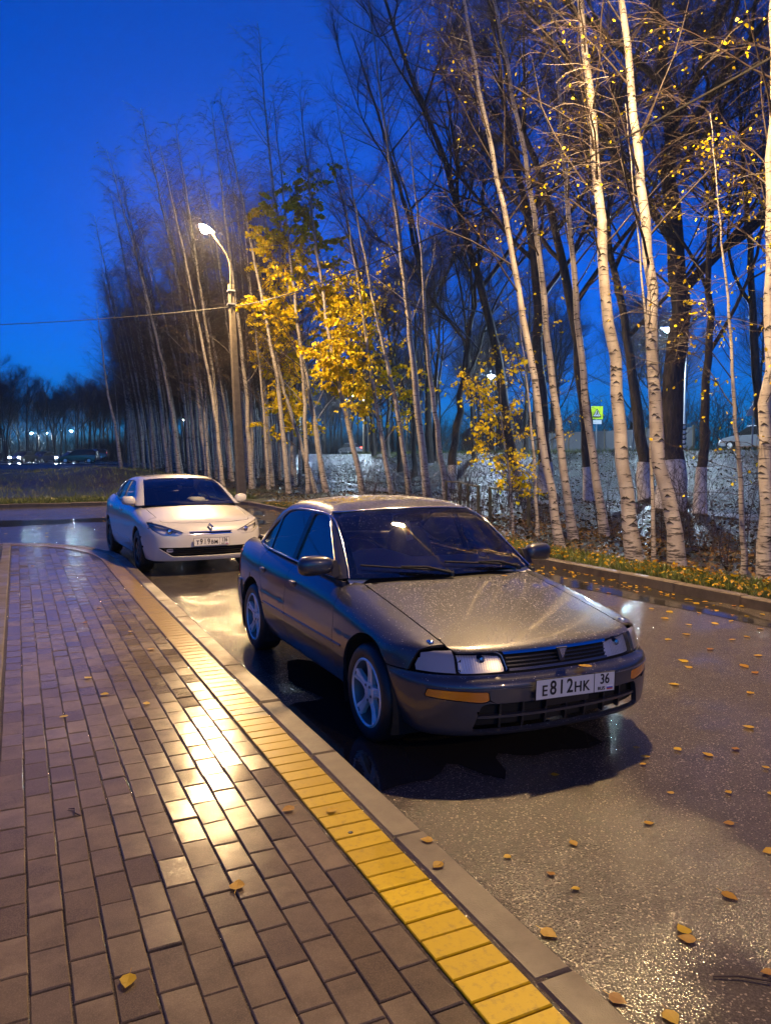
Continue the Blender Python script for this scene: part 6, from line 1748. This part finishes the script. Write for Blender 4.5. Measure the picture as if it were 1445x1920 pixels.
# long pale wall and low houses beyond the far road
for i, (y0, y1) in enumerate(((6, 34), (44, 70))):
    w = empty('panel_wall', (47.5, y0, 2.0)); tag(w, ['pale panel wall beyond the far road on the right', 'pale panel wall beyond the far road behind the sapling'][i], 'wall')
    n = int((y1 - y0) / 2.5)
    for k in range(n):
        b = MB() if k == 0 else b
        if k == 0: b.box(-.06, .06, .04, 2.46, 0, 2.1, .02); pm = b.mesh('panel', MATS['fence_wall'])
        link('panel', pm, w, (0, k * 2.5, 0))
        if k == 0: b2 = MB(); b2.box(-.1, .1, -.07, .07, -.1, 2.25, .02); qm = b2.mesh('post', MATS['pole'])
        link('post', qm, w, (0, k * 2.5, 0))
def house(x, y, w, d, h, label):
    e = empty('house', (x, y, 2.0)); tag(e, label, 'house')
    b = MB(); b.box(0, d, 0, w, 0, h); b.build('wall', MATS['brick'], e)
    b = MB(); b.add([(-.4, -.4, h), (d + .4, -.4, h), (d + .4, w + .4, h), (-.4, w + .4, h), (d / 2, -.4, h + d * .4), (d / 2, w + .4, h + d * .4)], [(0, 1, 4), (1, 2, 5, 4), (2, 3, 5), (3, 0, 4, 5), (3, 2, 1, 0)]); b.build('roof', MATS['roof'], e)
    for k in range(int(w / 3)):
        b = MB(); b.box(-.06, .02, 1.0 + k * 3, 2.3 + k * 3, 1.0, 2.4); wn_ = b.build('window', MATS['black'], e)
        b = MB(); b.box(-.09, -.055, .9 + k * 3, 2.4 + k * 3, .9, 1.0); b.build('sill', MATS['white_paint'], wn_)
house(74, 14, 12, 8, 2.6, 'low dark house behind the pale wall on the right')
house(70, 100, 16, 9, 3.4, 'low dark house far off behind the yellow birches')
# brown slatted box at the left edge of the paving
e = empty('slatted_box', (-.62, 12.1, SWZ)); tag(e, 'brown slatted wooden box beside the paving at the left edge', 'planter')
for k in range(5):
    b = MB(); b.box(0, .30, 0, 1.0, .02 + k * .075, .08 + k * .075, .006); b.build('slat', MATS['wood'], e)
b = MB(); b.box(.02, .28, .02, .98, 0, .375); b.build('core', MATS['matt_black'], e)
# ================================================================== grass, leaf litter, fallen leaves
def grass(n, fx, name, label, h0, h1, seed):
    g = np.random.default_rng(seed); x, y = fx(g, n)
    z = terrain(x, y); a = g.uniform(0, 6.28, n); h = g.uniform(h0, h1, n); w = g.uniform(.0035, .008, n); ln = g.uniform(.2, .8, n) * h; a2 = g.uniform(0, 6.28, n)
    B = np.stack([x, y, z - .01], 1); S = np.stack([np.cos(a), np.sin(a), 0 * a], 1) * w[:, None]; D = np.stack([np.cos(a2), np.sin(a2), 0 * a], 1)
    mid = B + np.stack([0 * h, 0 * h, h * .6], 1) + D * (ln * .35)[:, None]; tip = B + np.stack([0 * h, 0 * h, h], 1) + D * ln[:, None]
    V = np.stack([B - S, B + S, mid + S * .7, tip, mid - S * .7], 1).reshape(-1, 3); k = np.arange(n)[:, None] * 5
    me = bpy.data.meshes.new(name); me.from_pydata(V.tolist(), [], (k + np.array([[0, 1, 2, 3, 4]])).tolist()); me.materials.append(MATS['grass']); me.update()
    return tag(link(name, me), label, 'grass', kind='stuff')
def verge_right(g, n): 
    y = 3.5 + (26.5 - 3.5) * g.random(n) ** 1.5; x = 7.66 + .95 * g.random(n) ** 1.15 + .25 * g.random(n) * g.random(n); return x, y
def verge_left(g, n): return g.uniform(-3, 8.5, n), 29.55 + 2.3 * g.random(n) ** 1.2
def far_field(g, n): return g.uniform(-9, 9, n), g.uniform(31, 60, n)
grass(26000, verge_right, 'verge_grass', 'short green grass strip along the right kerb under the birches', .03, .11, 1)
grass(15000, verge_left, 'verge_grass', 'lamp-lit grass strip behind the far kerb on the left', .06, .22, 2)
grass(20000, far_field, 'field_grass', 'dark rough grass on the mound beyond the bend', .05, .25, 3)
def bank_top(g, n): return 28.5 + 5.2 * g.random(n) ** .6, 6 + 70 * g.random(n)
grass(12000, bank_top, 'bank_grass', 'pale lamp-lit grass along the top of the far road bank', .10, .35, 4)
def scatter(n, fx, size, mat, name, label, seed, flat=.35, lift=.012):
    global TR
    TR = np.random.default_rng(seed); x, y = fx(TR, n); z = terrain(x, y) + lift + TR.random(n) * .02
    me = leaf_mesh(np.stack([x, y, z], 1), TR.uniform(.7, 1.3, n) * size, MATS[mat], name, flat, False)
    return tag(link(name, me), label, 'leaves', kind='stuff')
scatter(1500, verge_right, .055, 'leaf', 'verge_leaves', 'yellow birch leaves lying in the grass along the right kerb', 21, .5, .05)
def wood(g, n):
    y = 4 + 60 * g.random(n) ** 1.6; x = 8.9 + (33 - 8.9) * g.random(n); return x, y
scatter(30000, wood, .10, 'leaf_dry', 'leaf_litter', 'wet leaf litter on the ground under the trees', 22, .45)
def wood_near(g, n): return 8.5 + 6 * g.random(n), 4.5 + 14 * g.random(n)
scatter(7000, wood_near, .06, 'leaf_brown', 'leaf_litter', 'brown leaf litter close behind the birch trunks', 23, .5)
def gutter(g, n):
    y = 2.5 + 22 * g.random(n); return 7.49 - .55 * g.random(n) ** 2.2, y
TR = np.random.default_rng(31); _x, _y = gutter(TR, 420)
tag(link('gutter_leaves', leaf_mesh(np.stack([_x, _y, .012 + 0 * _x], 1), TR.uniform(.03, .075, 420), MATS['leaf'], 'gutter_leaves', .10, False)), 'wet yellow leaves gathered in the gutter along the right kerb', 'leaves', kind='stuff')
def corner(g, n): return g.uniform(-2, 7.4, n), g.uniform(16.8, 29.2, n)
def leaf_one(pos, size, mat, label, group, rz, seed, curl=.06):
    """one fallen leaf: serrated oval with a stalk, slightly curled"""
    g = random.Random(seed); b = MB(); m = 7; L_, Rr, C_ = [], [], []
    for i in range(m + 1):
        t = i / m; w = .42 * math.sin(PI * t ** .75) * (1 - .25 * t) * (1 + .10 * (i % 2)); zc = curl * (t - .5) ** 2 * .8
        C_.append((0, t, zc)); L_.append((-w, t - .03, zc + curl * w * g.uniform(.3, 1.0))); Rr.append((w, t - .03, zc + curl * w * g.uniform(.3, 1.0)))
    vs = L_ + C_ + Rr; n = m + 1
    fs = [(i, n + i, n + i + 1, i + 1) for i in range(m)] + [(n + i, 2 * n + i, 2 * n + i + 1, n + i + 1) for i in range(m)]
    k = len(vs); vs += [(-.012, -.38, .03), (.012, -.38, .03), (.014, .02, .01), (-.014, .02, .01)]; fs.append((k, k + 1, k + 2, k + 3))
    b.add([(x * size, (y - .45) * size, z * size) for x, y, z in vs], fs)
    o = b.build('fallen_leaf', MATS[mat], None, loc=(pos[0], pos[1], pos[2] + .006), rot=(g.uniform(-.08, .08), g.uniform(-.08, .08), rz)); tag(o, label, 'leaf', group); return o
road_px = [(1208, 1420), (1204, 1434), (1192, 1403), (1270, 1406), (1326, 1416), (1378, 1405), (1434, 1440), (1402, 1364), (1216, 1545), (1256, 1488), (1365, 1545), (1365, 1487), (1032, 1640), (1075, 1583), (1028, 1752), (1078, 1668), (1157, 1876), (1280, 1745), (1287, 1762), (1367, 1682), (1437, 1825),
    (1441, 1598), (950, 1608), (1258, 1910), (1285, 1190), (1330, 1218), (1372, 1200), (1290, 1172), (1255, 1148), (1220, 1142), (1305, 1132), (1310, 1150), (1340, 1170), (1400, 1195), (1425, 1180), (1370, 1165), (1295, 1110), (1330, 1120), (1245, 1160), (1252, 1200), (1280, 1240), (1290, 1252), (1420, 1230), (1415, 1262),
    (1140, 1112), (1060, 1085), (1075, 1082), (1120, 1105), (1170, 1093), (1180, 1100), (1100, 1078), (1262, 1284), (1395, 1250), (1405, 1300), (1445, 1490), (1040, 1454), (400, 1068), (470, 1070)]
for i, (px, py) in enumerate(road_px):
    p = ground(px, py, .004); dist = p.xy.length
    leaf_one(p, rnd.uniform(.036, .070) if dist < 5 else rnd.uniform(.06, .095), 'leaf', 'yellow birch leaf lying flat on the wet asphalt', 'leaves on the asphalt', rnd.uniform(0, 6.28), i)
for i in range(60):
    x, y = rnd.uniform(-1.5, 7.3), rnd.uniform(17, 29); leaf_one((x, y, .004), rnd.uniform(.08, .11), 'leaf', 'small leaf on the asphalt of the bend behind the white car', 'leaves on the bend', rnd.uniform(0, 6.28), 200 + i, .15)
pave_px = [(240, 1842), (445, 1662), (165, 1272), (197, 1303), (186, 1140), (284, 1218), (245, 1185), (540, 1519), (623, 1521), (62, 1062), (160, 1168), (275, 1320), (120, 1345)]
for i, (px, py) in enumerate(pave_px):
    p = ground(px, py, SWZ + .003)
    leaf_one(p, rnd.uniform(.055, .075), 'leaf', 'yellow birch leaf lying on the brown paving', 'leaves on the paving', rnd.uniform(0, 6.28), 400 + i, .12)
for i, (px, py) in enumerate([(800, 1577), (820, 1624)]):
    p = ground(px, py, SWZ + .004); leaf_one(p, .055, 'leaf', ['yellow leaf hanging over the outer edge of the near kerb', 'yellow leaf on top of the near kerb beside the edge'][i], None, 1.0 + i, 450 + i, .12)
b = MB()
leaf_one((2.735 + .13, 3.385, .538), .085, 'leaf', 'large yellow leaf stuck on the grey car bumper above the number plate', None, 1.2, 470, .1)
leaf_one((3.02, 4.42, .90), .05, 'leaf', 'small yellow leaf on the grey car bonnet below the wipers', None, .4, 471, .1)
# twigs
def twig(px, py, z, L_, rz, label):
    p = ground(px, py, z); b = MB()
    pts = [(-L_ / 2, 0, .006), (-L_ * .2, .01, .01), (L_ * .2, -.006, .012), (L_ / 2, .012, .006)]; b.tube(pts, [.003, .0035, .003, .0015], 5)
    b.tube([(L_ * .05, 0, .011), (L_ * .18, .03, .014)], [.002, .001], 4); tag(b.build('twig', MATS['birch_twig'], loc=p, rot=(0, 0, rz)), label, 'twig')
twig(142, 1524, SWZ, .10, 1.9, 'thin brown twig on the paving at the left')
twig(1425, 1843, .0, .30, -.6, 'dark stick on the asphalt at the lower right edge')
twig(880, 1455, .0, .16, -1.0, 'pale thin twig in the dark shadow of the grey car')
# ================================================================== damp air
def build_haze():
    b = MB(); b.box(-260, 260, -30, 330, -1.2, 40)
    m = bpy.data.materials.new('haze'); m.use_nodes = True; nt = m.node_tree; nt.nodes.clear()
    o = nt.nodes.new('ShaderNodeOutputMaterial'); v = nt.nodes.new('ShaderNodeVolumePrincipled')
    v.inputs['Color'].default_value = (.86, .91, 1, 1); v.inputs['Density'].default_value = HAZE_D; v.inputs['Anisotropy'].default_value = .80
    nt.links.new(v.outputs[0], o.inputs['Volume'])
    h = b.build('haze', m); tag(h, 'thin damp haze in the air over the whole scene', 'haze', kind='stuff')
HAZE_D = 0.00028
build_haze()
